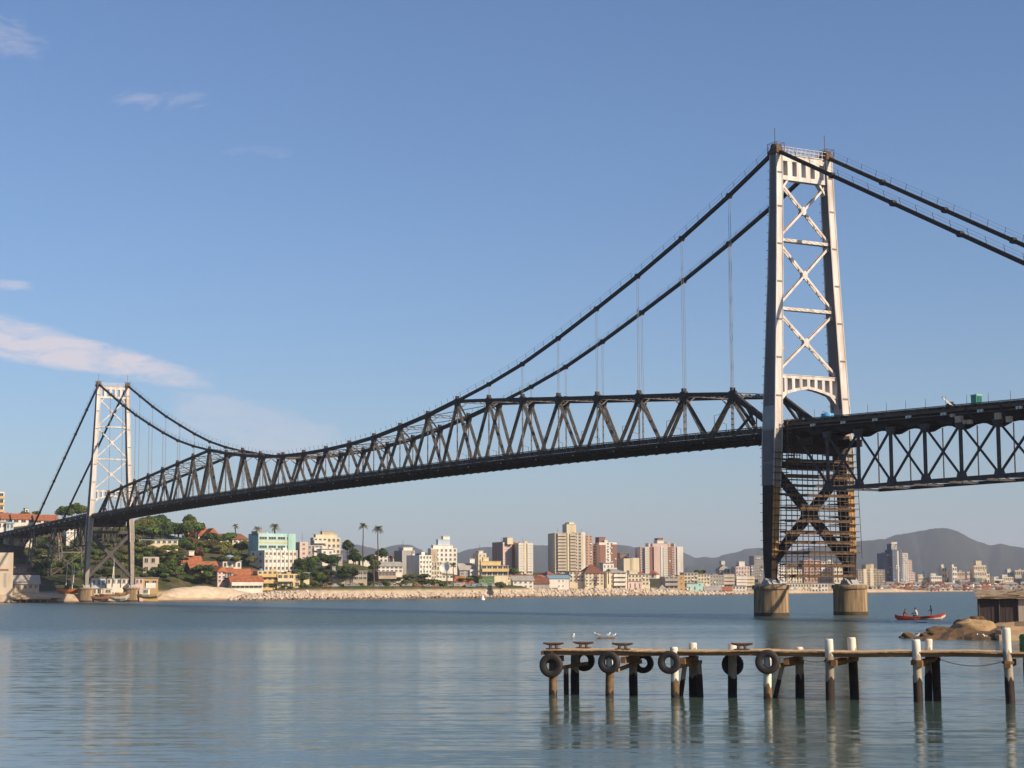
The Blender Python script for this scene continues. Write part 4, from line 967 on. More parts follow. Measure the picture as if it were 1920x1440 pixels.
# gulls on the rocks and on the water
for px, py, d, rot, lab, swim, sc in ((1695,1192,148,2.2,'gull standing on the small isolated reef rock',False,1.15),(1720.5,1195,148,.6,'gull standing on the wet rock between the posts and the shelf',False,1.0),(1832,1197,143,1.2,'white gull standing upright on the weedy shelf under the boulder',False,1.4),(1849,1200,142,3.6,'white gull on the weedy shelf, the rightmost one there',False,1.45)):
    p = at(px, py, d); 
    gull((p.x, p.y, max(p.z, .14)), VR + rot, lab, swim, sc)
pl_ = at(1136, 1196, 150); b = MB(); b.box(-.75,.75,-.12,.12,-.05,.07); b.box(-.55,-.4,-.2,.2,.07,.1); o = b.build('floating_plank', [M_DBEAM], None, (pl_.x, pl_.y, 0.02), VR); tag(o, 'dark floating plank with three gulls on it beyond the pier', 'plank')
for px, rot, lab, sc in ((1119,2.9,'gull with lowered head at the left end of the floating plank',1.25),(1140,.9,'upright gull near the middle of the floating plank',1.2),(1150,.4,'small gull at the right end of the floating plank',.95)):
    p = at(px, hor(px), 150); gull((p.x, p.y, .09 + .125*sc), VR + rot, lab, False, sc)
p = at(1074, hor(1074), 152); gull((p.x, p.y, .04), VR + 1.3, 'lone gull on the water left of the floating plank', True, 1.5)
p = at(905, hor(905), 560); b = MB(); b.lathe([(.05,-.6),(.7,-.3),(.8,.1),(.55,.5),(.3,1.0),(.2,1.5),(.05,1.6)], 14, 0); o = b.build('buoy', [M_LAMP], None, (p.x,p.y,0)); tag(o, 'small white buoy on the strait near the far rock shore', 'buoy')
b = MB(); b.prism([(-.55,-.12),(.55,-.12),(.62,.07),(-.62,.05)], -.16, .16); p = at(1728,1176,205); o = b.build('drifting_log', [M_REEF], None, (p.x,p.y,0), VR+.1); tag(o, 'dark drifting log on the water below the red canoe', 'log')

# ------------------------------------------------------------------ the red canoe and its crew
def canoe():
    p = at(1726, 1166, 222); e = empty('rowing_canoe', (p.x, p.y, 0), VR - .12)
    tag(e, 'long red and white wooden canoe with three people near the boulder', 'boat')
    MRd = mat('red_boat_paint', (.42,.045,.03), .5, col2=(.28,.03,.02), scale=1.5); MWh = mat('white_boat_paint', (.72,.66,.60), .5, noise=.2, scale=1.5); MIn = mat('boat_inside', (.20,.09,.05), .8)
    secs = [(-3.1,.05,.62,.30),(-2.8,.22,.50,.05),(-2.0,.42,.40,-.1),(-.8,.52,.34,-.14),(.5,.52,.36,-.14),(1.6,.44,.46,-.1),(2.5,.26,.62,.02),(3.05,.04,.84,.42)]
    hull = MB(); V = []
    for x, hw, top, bot in secs:
        mid = bot + (top - bot) * .55
        V += [(x,-hw,top),(x,-hw*.93,mid),(x,-hw*.55,bot+.02),(x,0,bot-.03),(x,hw*.55,bot+.02),(x,hw*.93,mid),(x,hw,top)]
    for i in range(len(secs)-1):
        for k in range(6):
            x = secs[i][0]; hull.add([V[i*7+k],V[(i+1)*7+k],V[(i+1)*7+k+1],V[i*7+k+1]], [(0,1,2,3)], 0 if k in (0,5) else (1 if x > -.9 else 0), True)
        hull.add([(secs[i][0],-secs[i][1]*.9,.08 if secs[i][3]<.05 else secs[i][2]-.1),(secs[i+1][0],-secs[i+1][1]*.9,.08 if secs[i+1][3]<.05 else secs[i+1][2]-.1),(secs[i+1][0],secs[i+1][1]*.9,.08 if secs[i+1][3]<.05 else secs[i+1][2]-.1),(secs[i][0],secs[i][1]*.9,.08 if secs[i][3]<.05 else secs[i][2]-.1)], [(0,1,2,3)], 2)
    hull.build('hull', [MRd, MWh, MIn], e)
    g = MB()
    for s in (1,-1):
        for a, b_ in zip(secs, secs[1:]): g.beam((a[0], s*a[1], a[2]+.02), (b_[0], s*b_[1], b_[2]+.02), .06, .07)
    g.build('gunwale', [MRd], e)
    for x in (-1.7, -.4, 1.3): q = MB(); q.box(x-.12,x+.12,-.46,.46,.26,.30); q.build('thwart', [MIn], e)
    return e
boat = canoe()
SKIN = mat('tanned_skin', (.30,.15,.09), .6, noise=.15, scale=8); HAIR = mat('dark_hair', (.015,.011,.009), .7)
def person(off, rot, label, shirt, pants, pose):
    """a continuous skinned figure standing (or sitting) in the canoe; +x is where it faces"""
    SH = mat('shirt_' + shirt[0], shirt[1], .85, noise=.2, scale=6); PA = mat('trousers_' + pants[0], pants[1], .85, noise=.2, scale=6)
    sit = pose == 'sit'
    hz_ = .42 if sit else .92; lean = .12 if pose == 'row' else (.22 if sit else .05)
    P_ = [(0,0,hz_),(lean*.4,0,hz_+.24),(lean*.8,0,hz_+.46),(lean,0,hz_+.56),(lean+.03,0,hz_+.66),(lean+.04,0,hz_+.77)]
    Rr = [.14,.13,.155,.06,.098,.085]; E_ = [(0,1),(1,2),(2,3),(3,4),(4,5)]
    def add(i, pts, rs):
        for p_, r_ in zip(pts, rs): P_.append(p_); Rr.append(r_); E_.append((i, len(P_)-1)); i = len(P_)-1
        return i
    for s in (1,-1):
        if sit: add(0, [(.08,s*.1,hz_-.02),(.44,s*.13,hz_+.02),(.42,s*.13,.10),(.58,s*.14,.05)], [.10,.075,.05,.035])
        else: add(0, [(0,s*.1,hz_-.06),(.03,s*.12,.50),(-.03,s*.13,.09),(.14,s*.14,.04)], [.10,.075,.05,.035])
        sh = (lean*.85, s*.2, hz_+.47)
        if pose == 'stand': arm = [sh,(lean+.12,s*.26,hz_+.22),(lean+.34,s*.2,hz_+.12),(lean+.42,s*.18,hz_+.11)]
        elif pose == 'row': arm = [sh,(lean+.2,s*.27,hz_+.26),(lean+.44,s*.14,hz_+.22),(lean+.52,s*.12,hz_+.22)]
        else: arm = [sh,(lean+.16,s*.26,hz_+.22),(lean+.38,s*.14,hz_+.14),(lean+.46,s*.12,hz_+.13)]
        add(2, arm, [.062,.05,.036,.034])
    me = skin_mesh('person_body', P_, E_, Rr, [SKIN, SH, PA], 0, 1)
    for f in me.polygons:
        c = f.center; arm_low = abs(c.y) > .1 and c.x > lean + .15 and c.z > hz_ + .05
        f.material_index = 0
        if c.z > hz_ + .545 or arm_low: f.material_index = 0
        elif c.z > hz_ + .0 and (c.x < .3): f.material_index = 1
        elif c.z > .12: f.material_index = 2
    e = empty('person', (0,0,0)); e.matrix_world = Matrix.Translation(boat.location) @ Matrix.Rotation(boat.rotation_euler.z, 4, 'Z') @ Matrix.Translation(off) @ Matrix.Rotation(rot, 4, 'Z')
    tag(e, label, 'person', None)
    link('body', me, e)
    h = MB(); hx, hzz = lean + .03, hz_ + .74; pr = [(.098*math.sin(a)*1.0, .105*math.cos(a)) for a in (1.75,1.4,1.1,.8,.5,.2,.03)]
    h.lathe(pr, 14, 0, (hx-.015, 0, hzz)); h.build('hair', [HAIR], e)
    hd = MB()
    for s in (1,-1):                                # five fingers, curled round what each hand holds
        c = Vector(((lean+.42, s*.18, hz_+.11) if pose == 'stand' else ((lean+.52, s*.12, hz_+.22) if pose == 'row' else (lean+.46, s*.12, hz_+.13))))
        for k, ln in enumerate((.062,.072,.070,.055)):
            y = c.y + (k-1.5)*.019; a = Vector((c.x+.02, y, c.z+.01)); b_ = a + Vector((ln*.6,0,-.012)); d_ = b_ + Vector((-.005,0,-ln*.6))
            hd.tube(a, b_, .0095, .009, 5); hd.tube(b_, d_, .009, .007, 5)
        a = Vector((c.x, c.y - s*.03, c.z-.005)); hd.tube(a, a + Vector((.035,-s*.02,-.02)), .011, .009, 5)
        hd.lathe([(.004,-.012),(.012,-.004),(.012,.004),(.004,.012)], 6, 0, (hx+.08, s*.034, hzz-.02)) if False else None
    hd.build('fingers', [SKIN], e)
    fc = MB()
    for s in (1,-1): fc.lathe([(.003,-.01),(.011,-.003),(.011,.003),(.003,.01)], 6, 1, (lean+.125, s*.033, hz_+.685)); fc.lathe([(.004,-.03),(.02,-.01),(.02,.012),(.004,.03)], 6, 0, (lean+.03, s*.098, hz_+.665))
    fc.tube((lean+.12,0,hz_+.69),(lean+.148,0,hz_+.65),.012,.018,6); fc.box(lean+.112,lean+.128,-.025,.025,hz_+.607,hz_+.617,1)
    fc.build('face', [SKIN, HAIR], e)
    return e
person((-2.05,0,.10), .3, 'bare shouldered person crouching low in the left end of the red canoe', ('brown',(.26,.13,.08)), ('brick',(.22,.07,.04)), 'sit')
person((-.35,0,.09), 2.6, 'person in a white shirt and green shorts seated amidships in the red canoe', ('white',(.62,.60,.52)), ('green',(.10,.22,.08)), 'sit').scale = (1.12,)*3
person((1.35,0,.09), 3.0, 'person in a grey shirt standing up near the bow of the red canoe', ('grey',(.16,.14,.15)), ('rust',(.22,.09,.06)), 'stand').scale = (.95,)*3
bm2 = MB(); M_OAR = mat('oar_wood', (.30,.20,.11), .7)
for (x0,y0,z0),(x1,y1,z1) in (((.1,-.2,.75),(-.5,-1.5,-.05)),):
    bm2.tube((x0,y0,z0),(x1,y1,z1),.022,n=6); bm2.beam((x1,y1,z1),(x1-.15,y1-.35,z1-.1),.14,.03)
o = bm2.build('oar', [M_OAR]); o.matrix_world = boat.matrix_basis.copy(); tag(o, 'wooden oar resting over the side of the red canoe', 'oar')
# ================================================================== the town on the far shore
WC = {}
def wall(c, k=.14):
    nm = 'wall_%02d%02d%02d' % tuple(int(q*99) for q in c)
    return mat(nm, c, .85, col2=tuple(q*f for q, f in zip(c, (.62,.58,.52))), scale=.3, stretch=(1,1,.22), contrast=.75, detail=9)
WHITE=(.80,.76,.69); CREAM=(.74,.64,.46); GREY=(.40,.38,.36); PINK=(.72,.54,.49); BROWN=(.30,.16,.12); TAN=(.50,.41,.30); BEIGE=(.62,.53,.42)
YELLOW=(.70,.52,.24); TURQ=(.42,.66,.62); GGREEN=(.28,.36,.31); SALMON=(.55,.32,.24); BLUEW=(.50,.58,.68); DBLUE=(.10,.13,.22); OCHRE=(.52,.33,.15); GREENW=(.12,.22,.07)
TILE = mat('red_tiles', (.42,.15,.065), .85, col2=(.24,.08,.04), scale=.9, contrast=1.5); TILEB = mat('brown_tiles', (.24,.10,.06), .85, col2=(.14,.06,.04), scale=.9, contrast=1.4)
SHEET = mat('fibre_cement_roof', (.42,.39,.35), .85, col2=(.26,.23,.20), scale=.5); FLATR = mat('flat_roof', (.33,.31,.29), .9, col2=(.2,.18,.17), scale=.4)
TEALR = mat('blue_sheet_roof', (.22,.36,.46), .6, noise=.2, scale=.5)
GLASS = mat('window_glass', (.045,.05,.058), .12, noise=.5, scale=.15, spec=.6, rnd=.5); FRAME = mat('window_frame', (.50,.48,.45), .6, noise=.1); SHUT = mat('brown_shutter', (.14,.085,.055), .7, rnd=.4)
_WM = {}
def win_mesh(w_, h_, style=0):
    k = (round(w_, 1), round(h_, 1), style)
    if k not in _WM:
        w_, h_ = max(.3, k[0]), max(.3, k[1]); b = MB()
        b.add([(-w_/2,-.02,0),(w_/2,-.02,0),(w_/2,-.02,h_),(-w_/2,-.02,h_)], [(0,1,2,3)], 0)
        t_ = .07
        b.box(-w_/2-t_,-w_/2,-.08,0,-t_,h_+t_,1); b.box(w_/2,w_/2+t_,-.08,0,-t_,h_+t_,1); b.box(-w_/2,w_/2,-.08,0,h_,h_+t_,1); b.box(-w_/2-.12,w_/2+.12,-.16,0,-t_-.06,0,1)
        n = max(1, int(round(w_ / 1.1)))
        for i in range(1, n + (n == 1)):
            x = -w_/2 + w_*i/n if n > 1 else 0; b.box(x-.035,x+.035,-.06,-.022,0,h_,1)
        if style == 1: b.box(-w_/2,w_/2,-.055,-.03,h_*.55,h_,2)
        _WM[k] = b.mesh('window', [GLASS, FRAME, SHUT])
    return _WM[k]
_BM = {}
def balc_mesh(w_, dp, col):
    k = (round(w_,1), round(dp,1), col)
    if k not in _BM:
        w_ = k[0]; b = MB(); b.box(-w_/2,w_/2,-dp,0,-.15,.05); b.box(-w_/2,w_/2,-dp,-dp+.12,.05,1.0); b.box(-w_/2,-w_/2+.12,-dp+.12,0,.05,1.0); b.box(w_/2-.12,w_/2,-dp+.12,0,.05,1.0)
        _BM[k] = b.mesh('balcony', [wall(col)])
    return _BM[k]
BLUETANK = mat('blue_roof_tank', (.10,.22,.40), .5, noise=.2)
_q = MB(); _q.box(-.4,.4,-.42,-.004,0,.5); AC_MESH = _q.mesh('air_conditioner', [M_LAMP])
def pitched(b, w_, dp, h, rise, over, kind, mi=0):
    x0, x1, y0, y1 = -w_/2-over, w_/2+over, -over, dp+over; th = .18
    if kind == 'gable':                            # ridge along x
        ym = (y0+y1)/2
        b.add([(x0,y0,h),(x1,y0,h),(x1,ym,h+rise),(x0,ym,h+rise),(x0,y1,h),(x1,y1,h),(x0,y0,h-th),(x1,y0,h-th),(x1,y1,h-th),(x0,y1,h-th)],
              [(0,1,2,3),(3,2,5,4),(0,3,4,9,6),(2,1,7,8,5),(1,0,6,7),(4,5,8,9),(6,9,8,7)], mi)
    elif kind == 'front':                          # ridge along y, gable faces front
        b.add([(x0,y0,h),(0,y0,h+rise),(0,y1,h+rise),(x0,y1,h),(x1,y0,h),(x1,y1,h),(x0,y0,h-th),(x1,y0,h-th),(x1,y1,h-th),(x0,y1,h-th)],
              [(0,1,2,3)[::-1],(1,4,5,2)[::-1],(6,7,4,1,0),(8,9,3,2,5),(6,0,3,9),(7,8,5,4),(9,8,7,6)], mi)
    else:                                          # hip
        r_ = min(w_, dp) / 2; ym = (y0+y1)/2; xa, xb = x0 + r_, x1 - r_
        if xa > xb: xa = xb = (x0+x1)/2
        b.add([(x0,y0,h),(x1,y0,h),(x1,y1,h),(x0,y1,h),(xa,ym,h+rise),(xb,ym,h+rise),(x0,y0,h-th),(x1,y0,h-th),(x1,y1,h-th),(x0,y1,h-th)],
              [(0,1,5,4),(1,2,5),(2,3,4,5),(3,0,4),(0,6,7,1),(1,7,8,2),(2,8,9,3),(3,9,6,0),(6,9,8,7)], mi)
NB = [0]
def bld(label, x0, x1, yt, yb, d, col=WHITE, fl=3, co=4, rot=16, side=None, dep=None, roof='flat', rc=None, rise=None, wf=(.5,.48), cat='building', name=None, group=None,
        sco=0, pent=(), panels=(), balc=(), ribs=0, slabs=None, style=0, skip=(), ground=None, wcols=None, under=5):
    """a block standing at photo columns x0..x1 (front face), d metres away; every window is a part of its own"""
    NB[0] += 1; rd = random.Random(NB[0]*13 + 5)
    xc = (x0+x1)/2
    if yb > 1075 and xc > 440: d = max(d, shore_d(xc) + 15)
    s = d / FPX; th = R(rot); w_ = (x1-x0) * s / math.cos(th)
    dp = dep if dep else (side*s/abs(math.sin(th)) if side else max(5, min(14, .8*w_)))
    p = at(xc, yb, d); h = at(xc, yt, d).z - p.z
    th += math.atan2(960 - xc, FPX)                 # rot is measured from square-on to the line of sight
    ctrl((x0+x1)/2, d + 2, p.z - .2); ctrl((x0+x1)/2 + (x1-x0)*.2, d + dp, p.z + .1)
    nm = name or ('apartment_tower' if h > 22 else ('house' if roof != 'flat' and h < 12 else 'building'))
    e = empty(nm, p, VR + th); tag(e, label, cat, group)
    m = wall(col); b = MB(); hh = h
    if roof != 'flat':
        rise = rise or min(w_, dp) * .22; hh = h - rise
    par = .7 if roof == 'flat' and h > 5 else 0
    if par:
        b.box(-w_/2, w_/2, 0, dp, -under, h - par); 
        for q in ((-w_/2, w_/2, 0, .25), (-w_/2, w_/2, dp-.25, dp), (-w_/2, -w_/2+.25, .25, dp-.25), (w_/2-.25, w_/2, .25, dp-.25)): b.box(*q, h-par, h)
    else: b.box(-w_/2, w_/2, 0, dp, -under, hh)
    fh = hh / max(1, fl)
    if slabs:
        for f in range(1, fl + 1): b.box(-w_/2-.06, w_/2+.06, -.10, -.003, f*fh-.22, f*fh-.02)
    for k in range(ribs + 1 if ribs else 0):
        x = -w_/2 + w_*k/ribs; b.box(max(-w_/2-.02,x-.22), min(w_/2+.02,x+.22), -.22, -.004, 0, hh-.05)
    if roof == 'gable': 
        for x in (-w_/2, w_/2-.15): b.add([(x,0,hh),(x,dp,hh),(x,dp/2,hh+rise*.96),(x+.15,0,hh),(x+.15,dp,hh),(x+.15,dp/2,hh+rise*.96)], [(0,2,1),(3,4,5)])
    if roof == 'front': b.add([(-w_/2,0,hh),(w_/2,0,hh),(0,0,hh+rise*.96),(-w_/2,dp,hh),(w_/2,dp,hh),(0,dp,hh+rise*.96)], [(0,1,2),(5,4,3)])
    b.build('wall', [m], e)
    r_ = MB()
    if roof == 'flat':
        if par: r_.box(-w_/2+.26, w_/2-.26, .26, dp-.26, h-par+.004, h-par+.08)
        else: r_.box(-w_/2-.3, w_/2+.3, -.3, dp+.3, h+.004, h+.2)
        r_.build('roof', [rc or FLATR], e)
    elif roof == 'shed':
        r_.add([(-w_/2-.3,-.4,hh),(w_/2+.3,-.4,hh),(w_/2+.3,dp+.3,h),(-w_/2-.3,dp+.3,h),(-w_/2-.3,-.4,hh-.15),(w_/2+.3,-.4,hh-.15),(w_/2+.3,dp+.3,hh-.15),(-w_/2-.3,dp+.3,hh-.15)],
               [(0,1,2,3),(4,7,6,5),(0,4,5,1),(1,5,6,2),(2,6,7,3),(3,7,4,0)]); r_.build('roof', [rc or SHEET], e)
    else:
        pitched(r_, w_, dp, hh, rise, .45, roof); r_.build('roof', [rc or TILE], e)
    # windows
    cw = w_ / max(1, co); ww, wh = cw*wf[0], min(fh*wf[1], 1.9 if fh < 3.6 else fh*wf[1])
    if fl and co:
        me = win_mesh(ww, wh, style)
        for f in range(fl):
            for c in range(co):
                if (f, c) in skip or (wcols and c not in wcols): continue
                x = -w_/2 + cw*(c+.5); z = f*fh + fh*.33
                link('window', me, e, (x, 0, z))
    if sco:
        cs = dp / sco; me = win_mesh(min(1.3, cs*.5), wh, style)
        for f in range(fl):
            for c in range(sco): link('window', me, e, (-w_/2 if rot > 0 else w_/2, cs*(c+.5), f*fh + fh*.33), -math.pi/2 if rot > 0 else math.pi/2)
    for (f0, f1, ph, pc, *y) in pent:               # stair heads, tanks, set-back storeys
        ph *= .5
        q = MB(); ya = y[0] if y else .15; q.box(-w_/2+f0*w_, -w_/2+f1*w_, dp*ya, dp*min(.95, ya+.6), h-par+.09, h+ph); q.box(-w_/2+f0*w_-.15, -w_/2+f1*w_+.15, dp*ya-.15, dp*min(.95, ya+.6)+.15, h+ph, h+ph+.18)
        q.build('roof_storey', [wall(pc)], e)
    if roof == 'flat' and par and dp > 6 and w_ > 5:   # roof clutter: tank and a small plant box
        q = MB(); x = rd.uniform(-.35,.35)*w_; y = dp*rd.uniform(.3,.7); q.lathe([(.7,0),(.75,.1),(.75,1.1),(.5,1.35),(.1,1.4)], 10, 0, (x, y, h - par + .1)); q.build('water_tank', [BLUETANK if rd.random() < .45 else FLATR], e)
        q = MB(); x = rd.uniform(-.35,.35)*w_; q.box(x-.8, x+.8, dp*.2, dp*.2+1.4, h-par+.09, h+rd.uniform(.3,1.3)); q.build('plant_box', [m], e)
    if fl and co and fl*fh > 4:                     # air conditioners under some windows
        for _ in range(min(8, fl*co//5)):
            f, c = rd.randrange(fl), rd.randrange(co); link('air_conditioner', AC_MESH, e, (-w_/2+cw*(c+.5)+rd.choice((-.1,.1)), 0, f*fh + fh*.33 - .6))
    for (f0, f1, z0, z1, pc, out_) in panels:
        q = MB(); q.box(-w_/2+f0*w_, -w_/2+f1*w_, -out_, -.003, z0*hh, z1*hh); q.build('facade_panel', [wall(pc)], e)
    for (f0, f1, bc, dpb, *fs_) in balc:
        me = balc_mesh((f1-f0)*w_, dpb, bc)
        for f in range(1, fl): link('balcony', me, e, (-w_/2+(f0+f1)/2*w_, -.004, f*fh+.08))
    if d < 1400 and h > 5 and roof == 'flat' and rd.random() < .8:
        q = MB(); x = rd.uniform(-.3,.3)*w_; q.tube((x, dp*.5, h-par), (x, dp*.5, h+rd.uniform(2,4)), .05, n=5); q.beam((x-.6, dp*.5, h+1.6), (x+.6, dp*.5, h+1.6), .05, .05); q.build('roof_aerial', [M_GREYST], e)
    return e
# ---- left: the point under the bridge end
bld('large plain pale concrete warehouse at the left edge, standing on the water', -60, 21.5, 1036, 1113, 532, BEIGE, 0, 0, rot=4, dep=12, name='warehouse', panels=((.62,.9,.55,.60,BROWN,.06),(.80,.86,.15,.5,GREY,.05)))
bld('white tower block with yellow bands cut by the left edge above the red roofs', -30, 6, 922, 985, 800, WHITE, 5, 3, rot=8, wf=(.7,.45), balc=((.5,1,YELLOW,.8),))
for x0, x1, yt, lab in ((3,22,961,'red roofed terrace house at the left edge, first of the row on the ridge'),(24,64,962,'wide red roofed white house between the two stays at the upper left'),(66,107,964,'red roofed house right of the front stay on the ridge')):
    bld(lab, x0, x1, yt, 982, 760, WHITE, 1, 3, rot=6, roof='gable', rc=TILE, rise=2.6, dep=11, wf=(.6,.5), cat='house')
bld('white gabled house low at the left edge above the bridge deck', -4, 12, 975, 994, 690, WHITE, 1, 2, rot=10, roof='front', rc=SHEET, cat='house')
bld('small blue and white house beside the gabled house at the left edge', 12, 25, 978, 994, 690, BLUEW, 1, 2, rot=10, roof='front', rc=TEALR, cat='house')
bld('small white roof house on the skyline above the red roofed row', 47, 53, 953, 966, 830, WHITE, 1, 1, rot=8, cat='house')
for x0, x1, yt, yb, c, lab in ((12,25,998,1014,TAN,'tan house below the deck near the left trestle'),(27,43,1000,1018,BEIGE,'beige house behind the second stay under the deck'),(44,60,1003,1016,WHITE,'narrow white house under the deck right of the stay'),(98,116,1004,1020,SALMON,'orange walled house under the deck left of the far tower'),(125,143,985,1002,WHITE,'white house with brown roof glimpsed under the deck beside the far tower')):
    bld(lab, x0, x1, yt, yb, 650, c, 2, 3, rot=12, roof='gable', rc=TILEB, rise=1.0, cat='house')
bld('open brown timber shed among the trees behind the left boatyard', 24, 56, 1058, 1078, 580, BROWN, 1, 4, rot=10, roof='shed', rc=TILEB, cat='shed', name='shed', wf=(.7,.7))
bld('long low wooden boat shed with tan roof beside the pale warehouse', 21, 72, 1078, 1108, 545, TAN, 1, 5, rot=4, roof='gable', rc=SHEET, rise=2.6, cat='shed', name='boat_shed', dep=8)
bld('white and blue painted quay hut right of the far left pier', 172, 198, 1084, 1104, 557, BLUEW, 1, 3, rot=4, dep=6, cat='building', wf=(.45,.5))
bld('beige boathouse under the painted quay hut', 172, 200, 1104, 1117, 553, CREAM, 1, 3, rot=4, dep=5, cat='building', wf=(.6,.6))
bld('long white shack with dark openings between the two far piers', 200, 246, 1085, 1097, 562, WHITE, 1, 5, rot=4, dep=6, cat='shack', wf=(.5,.5), name='shack')
bld('pink shack just right of the far right pier', 254, 268, 1084, 1098, 560, PINK, 1, 2, rot=4, dep=5, cat='shack', name='shack')
bld('ochre fronted boathouse with an arched white sign board right of the far right pier', 268, 296, 1084, 1108, 562, OCHRE, 1, 2, rot=4, dep=7, cat='boathouse', name='boathouse', panels=((.2,.85,.2,.62,WHITE,.12),))
# ---- hill right of the far tower
bld('white retaining wall house with blue parapet on the green slope', 262, 333, 1012.5, 1021, 640, CREAM, 1, 7, rot=6, rc=TEALR, dep=5, cat='house')
bld('pale stone terrace wall house low among trees right of the far tower', 268, 293, 1044, 1076, 605, BEIGE, 2, 2, rot=-8, dep=6, cat='house')
bld('red roofed villa with stepped white gables on the hilltop', 372, 394, 985, 1018, 705, CREAM, 2, 2, rot=26, roof='front', rc=TILE, rise=4, dep=12, cat='house')
bld('long red roofed wing left of the hilltop villa', 355, 376, 990, 1012, 712, SALMON, 2, 2, rot=22, roof='gable', rc=TILE, rise=3, cat='house')
bld('white villa front with red roof right below the hilltop gables', 391, 408, 990, 1014, 700, CREAM, 2, 2, rot=20, roof='front', rc=TILE, rise=2.5, cat='house')
bld('brown roofed long house behind the hillside trees', 404, 440, 1000, 1016, 715, CREAM, 1, 3, rot=16, roof='gable', rc=TILEB, rise=2.4, cat='house')
bld('cream house with arched upper windows beside the turquoise block', 436, 464, 1000, 1030, 690, CREAM, 2, 3, rot=18, roof='hip', rc=TILEB, rise=2.2, cat='house', balc=((.3,1,WHITE,1.1),))
bld('orange roofed house with grey gable end above the shore trees', 318, 342, 1041, 1066, 626, GREY, 2, 2, rot=24, roof='front', rc=TILE, rise=2.6, cat='house', side=8)
bld('long orange roofed house with white dormer strip at the foot of the hill', 330, 378, 1042, 1064, 634, SALMON, 1, 5, rot=12, roof='gable', rc=TILE, rise=2.8, cat='house', pent=((.55,.75,3.2,WHITE,.3),))
bld('orange roofed terrace with ochre pillars in front of the long house', 358, 408, 1052, 1075, 618, OCHRE, 1, 5, rot=14, roof='gable', rc=TILE, rise=2.4, cat='house', wf=(.55,.6))
bld('white villa with turquoise roof slabs left of the grey terrace block', 418, 452, 1052, 1068, 634, WHITE, 1, 4, rot=14, rc=TEALR, cat='house', dep=9)
rr2 = at(430, 1053, 639); e = empty('round_pavilion', rr2, VR); tag(e, 'round white belvedere with a ring of windows above the turquoise roofed villa', 'pavilion'); ctrl(430, 640, rr2.z - 1)
b = MB(); b.lathe([(1.9,-3),(1.9,1.6)], 20, 0); b.build('wall', [wall(WHITE)], e); b = MB(); b.lathe([(2.3,1.6),(2.2,1.8),(.3,2.4)], 20); b.build('roof', [TEALR], e)
for k in range(7): t_ = -math.pi + .25 + k*.45; link('window', win_mesh(.6, 1.0), e, (1.92*math.cos(t_), 1.92*math.sin(t_), .2), t_ + math.pi/2)
bld('tall pink and cream house with a windowless grey side above the sand', 408, 423, 1062, 1093, 604, PINK, 3, 2, rot=30, side=None, dep=8, roof='front', rc=TILE, rise=1.6, cat='house')
bld('grey house front with orange roof beside the tall pink house', 423, 437, 1064, 1094, 605, GREY, 2, 1, rot=10, roof='gable', rc=TILE, rise=1.6, cat='house')
bld('orange roofed house behind the white balconies above the rocks', 436, 470, 1066, 1084, 612, SALMON, 1, 4, rot=12, roof='gable', rc=TILE, rise=2.2, cat='house')
bld('white beach restaurant with long balcony and orange roof on the shore rocks', 434, 492, 1079, 1104, 600, WHITE, 2, 7, rot=8, roof='gable', rc=TILE, rise=2.2, cat='restaurant', wf=(.6,.55), balc=((0,1,WHITE,1.2),))
bld('small brown roofed house tucked under the grey terrace block', 455, 482, 1068, 1080, 620, TAN, 1, 3, rot=14, roof='gable', rc=TILEB, rise=1.5, cat='house')
bld('yellow two storey house in front of the white windowed block', 483, 520, 1070, 1105, 610, YELLOW, 3, 4, rot=10, rc=FLATR, cat='building', balc=((.0,1,YELLOW,1.0),), wf=(.55,.5), dep=9)
bld('yellow terraced house with open verandas beside the dark trees', 520, 562, 1076, 1104, 606, YELLOW, 2, 4, rot=12, rc=TILEB, cat='building', balc=((0,.7,CREAM,1.3),), wf=(.6,.5), dep=9)
bld('cream pavilion with flat white roof at the edge of the yellow houses', 560, 580, 1074, 1091, 612, CREAM, 1, 3, rot=12, dep=7, cat='house', wf=(.65,.6))
bld('square white four storey block with regular small windows below the turquoise storeys', 496, 556.5, 1031.7, 1072, 640, WHITE, 3, 8, rot=26, side=28, ribs=8, slabs=1, wf=(.42,.36), rc=FLATR, cat='building', sco=2, under=9)
bld('turquoise upper block with wide dark window bands on the hill', 485, 553, 1000.5, 1033, 652, TURQ, 2, 4, rot=26, side=19, rc=FLATR, cat='building', wf=(.78,.3), pent=((0,.25,1.4,GREY,.1),), panels=((.80,1,0,1,TURQ,.4),(0,.8,.46,.54,YELLOW,.12)), under=12)
bld('grey concrete slab tower with a white front right of the turquoise block', 562, 577, 1016, 1050, 668, PINK, 4, 1, rot=12, dep=9, wf=(.25,.3))
bld('grey apartment block with white balconies behind the dark shore trees', 577, 604, 1022, 1052, 672, GREY, 3, 4, rot=18, side=4, balc=((.4,.8,WHITE,.9),))
bld('stepped cream apartment house crowning the right hill', 588, 638, 1008, 1040, 690, CREAM, 3, 6, rot=20, side=6, rc=TILEB, pent=((.1,.9,2.2,CREAM,.2),(.35,.8,4.6,TAN,.25)), balc=((.0,.45,WHITE,1.0),))
bld('white blank walled house below the stepped apartment house', 603, 625, 1030, 1051, 660, WHITE, 2, 2, rot=14, wf=(.3,.3), dep=7)
bld('grey low annex right of the white blank walled house', 625, 642, 1040, 1053, 662, GREY, 1, 3, rot=10, dep=7)
for x0, x1, yt, yb, lab in ((654,664,1036,1046,'tiny white house left of the tall palms'),(664,673,1032,1046,'small cream house left of the tall palms'),(676,697,1047,1056,'white flat roofed house at the foot of the taller palm pair')):
    bld(lab, x0, x1, yt, yb, 668, WHITE if x0 != 664 else CREAM, 1, 2, rot=10, cat='house')
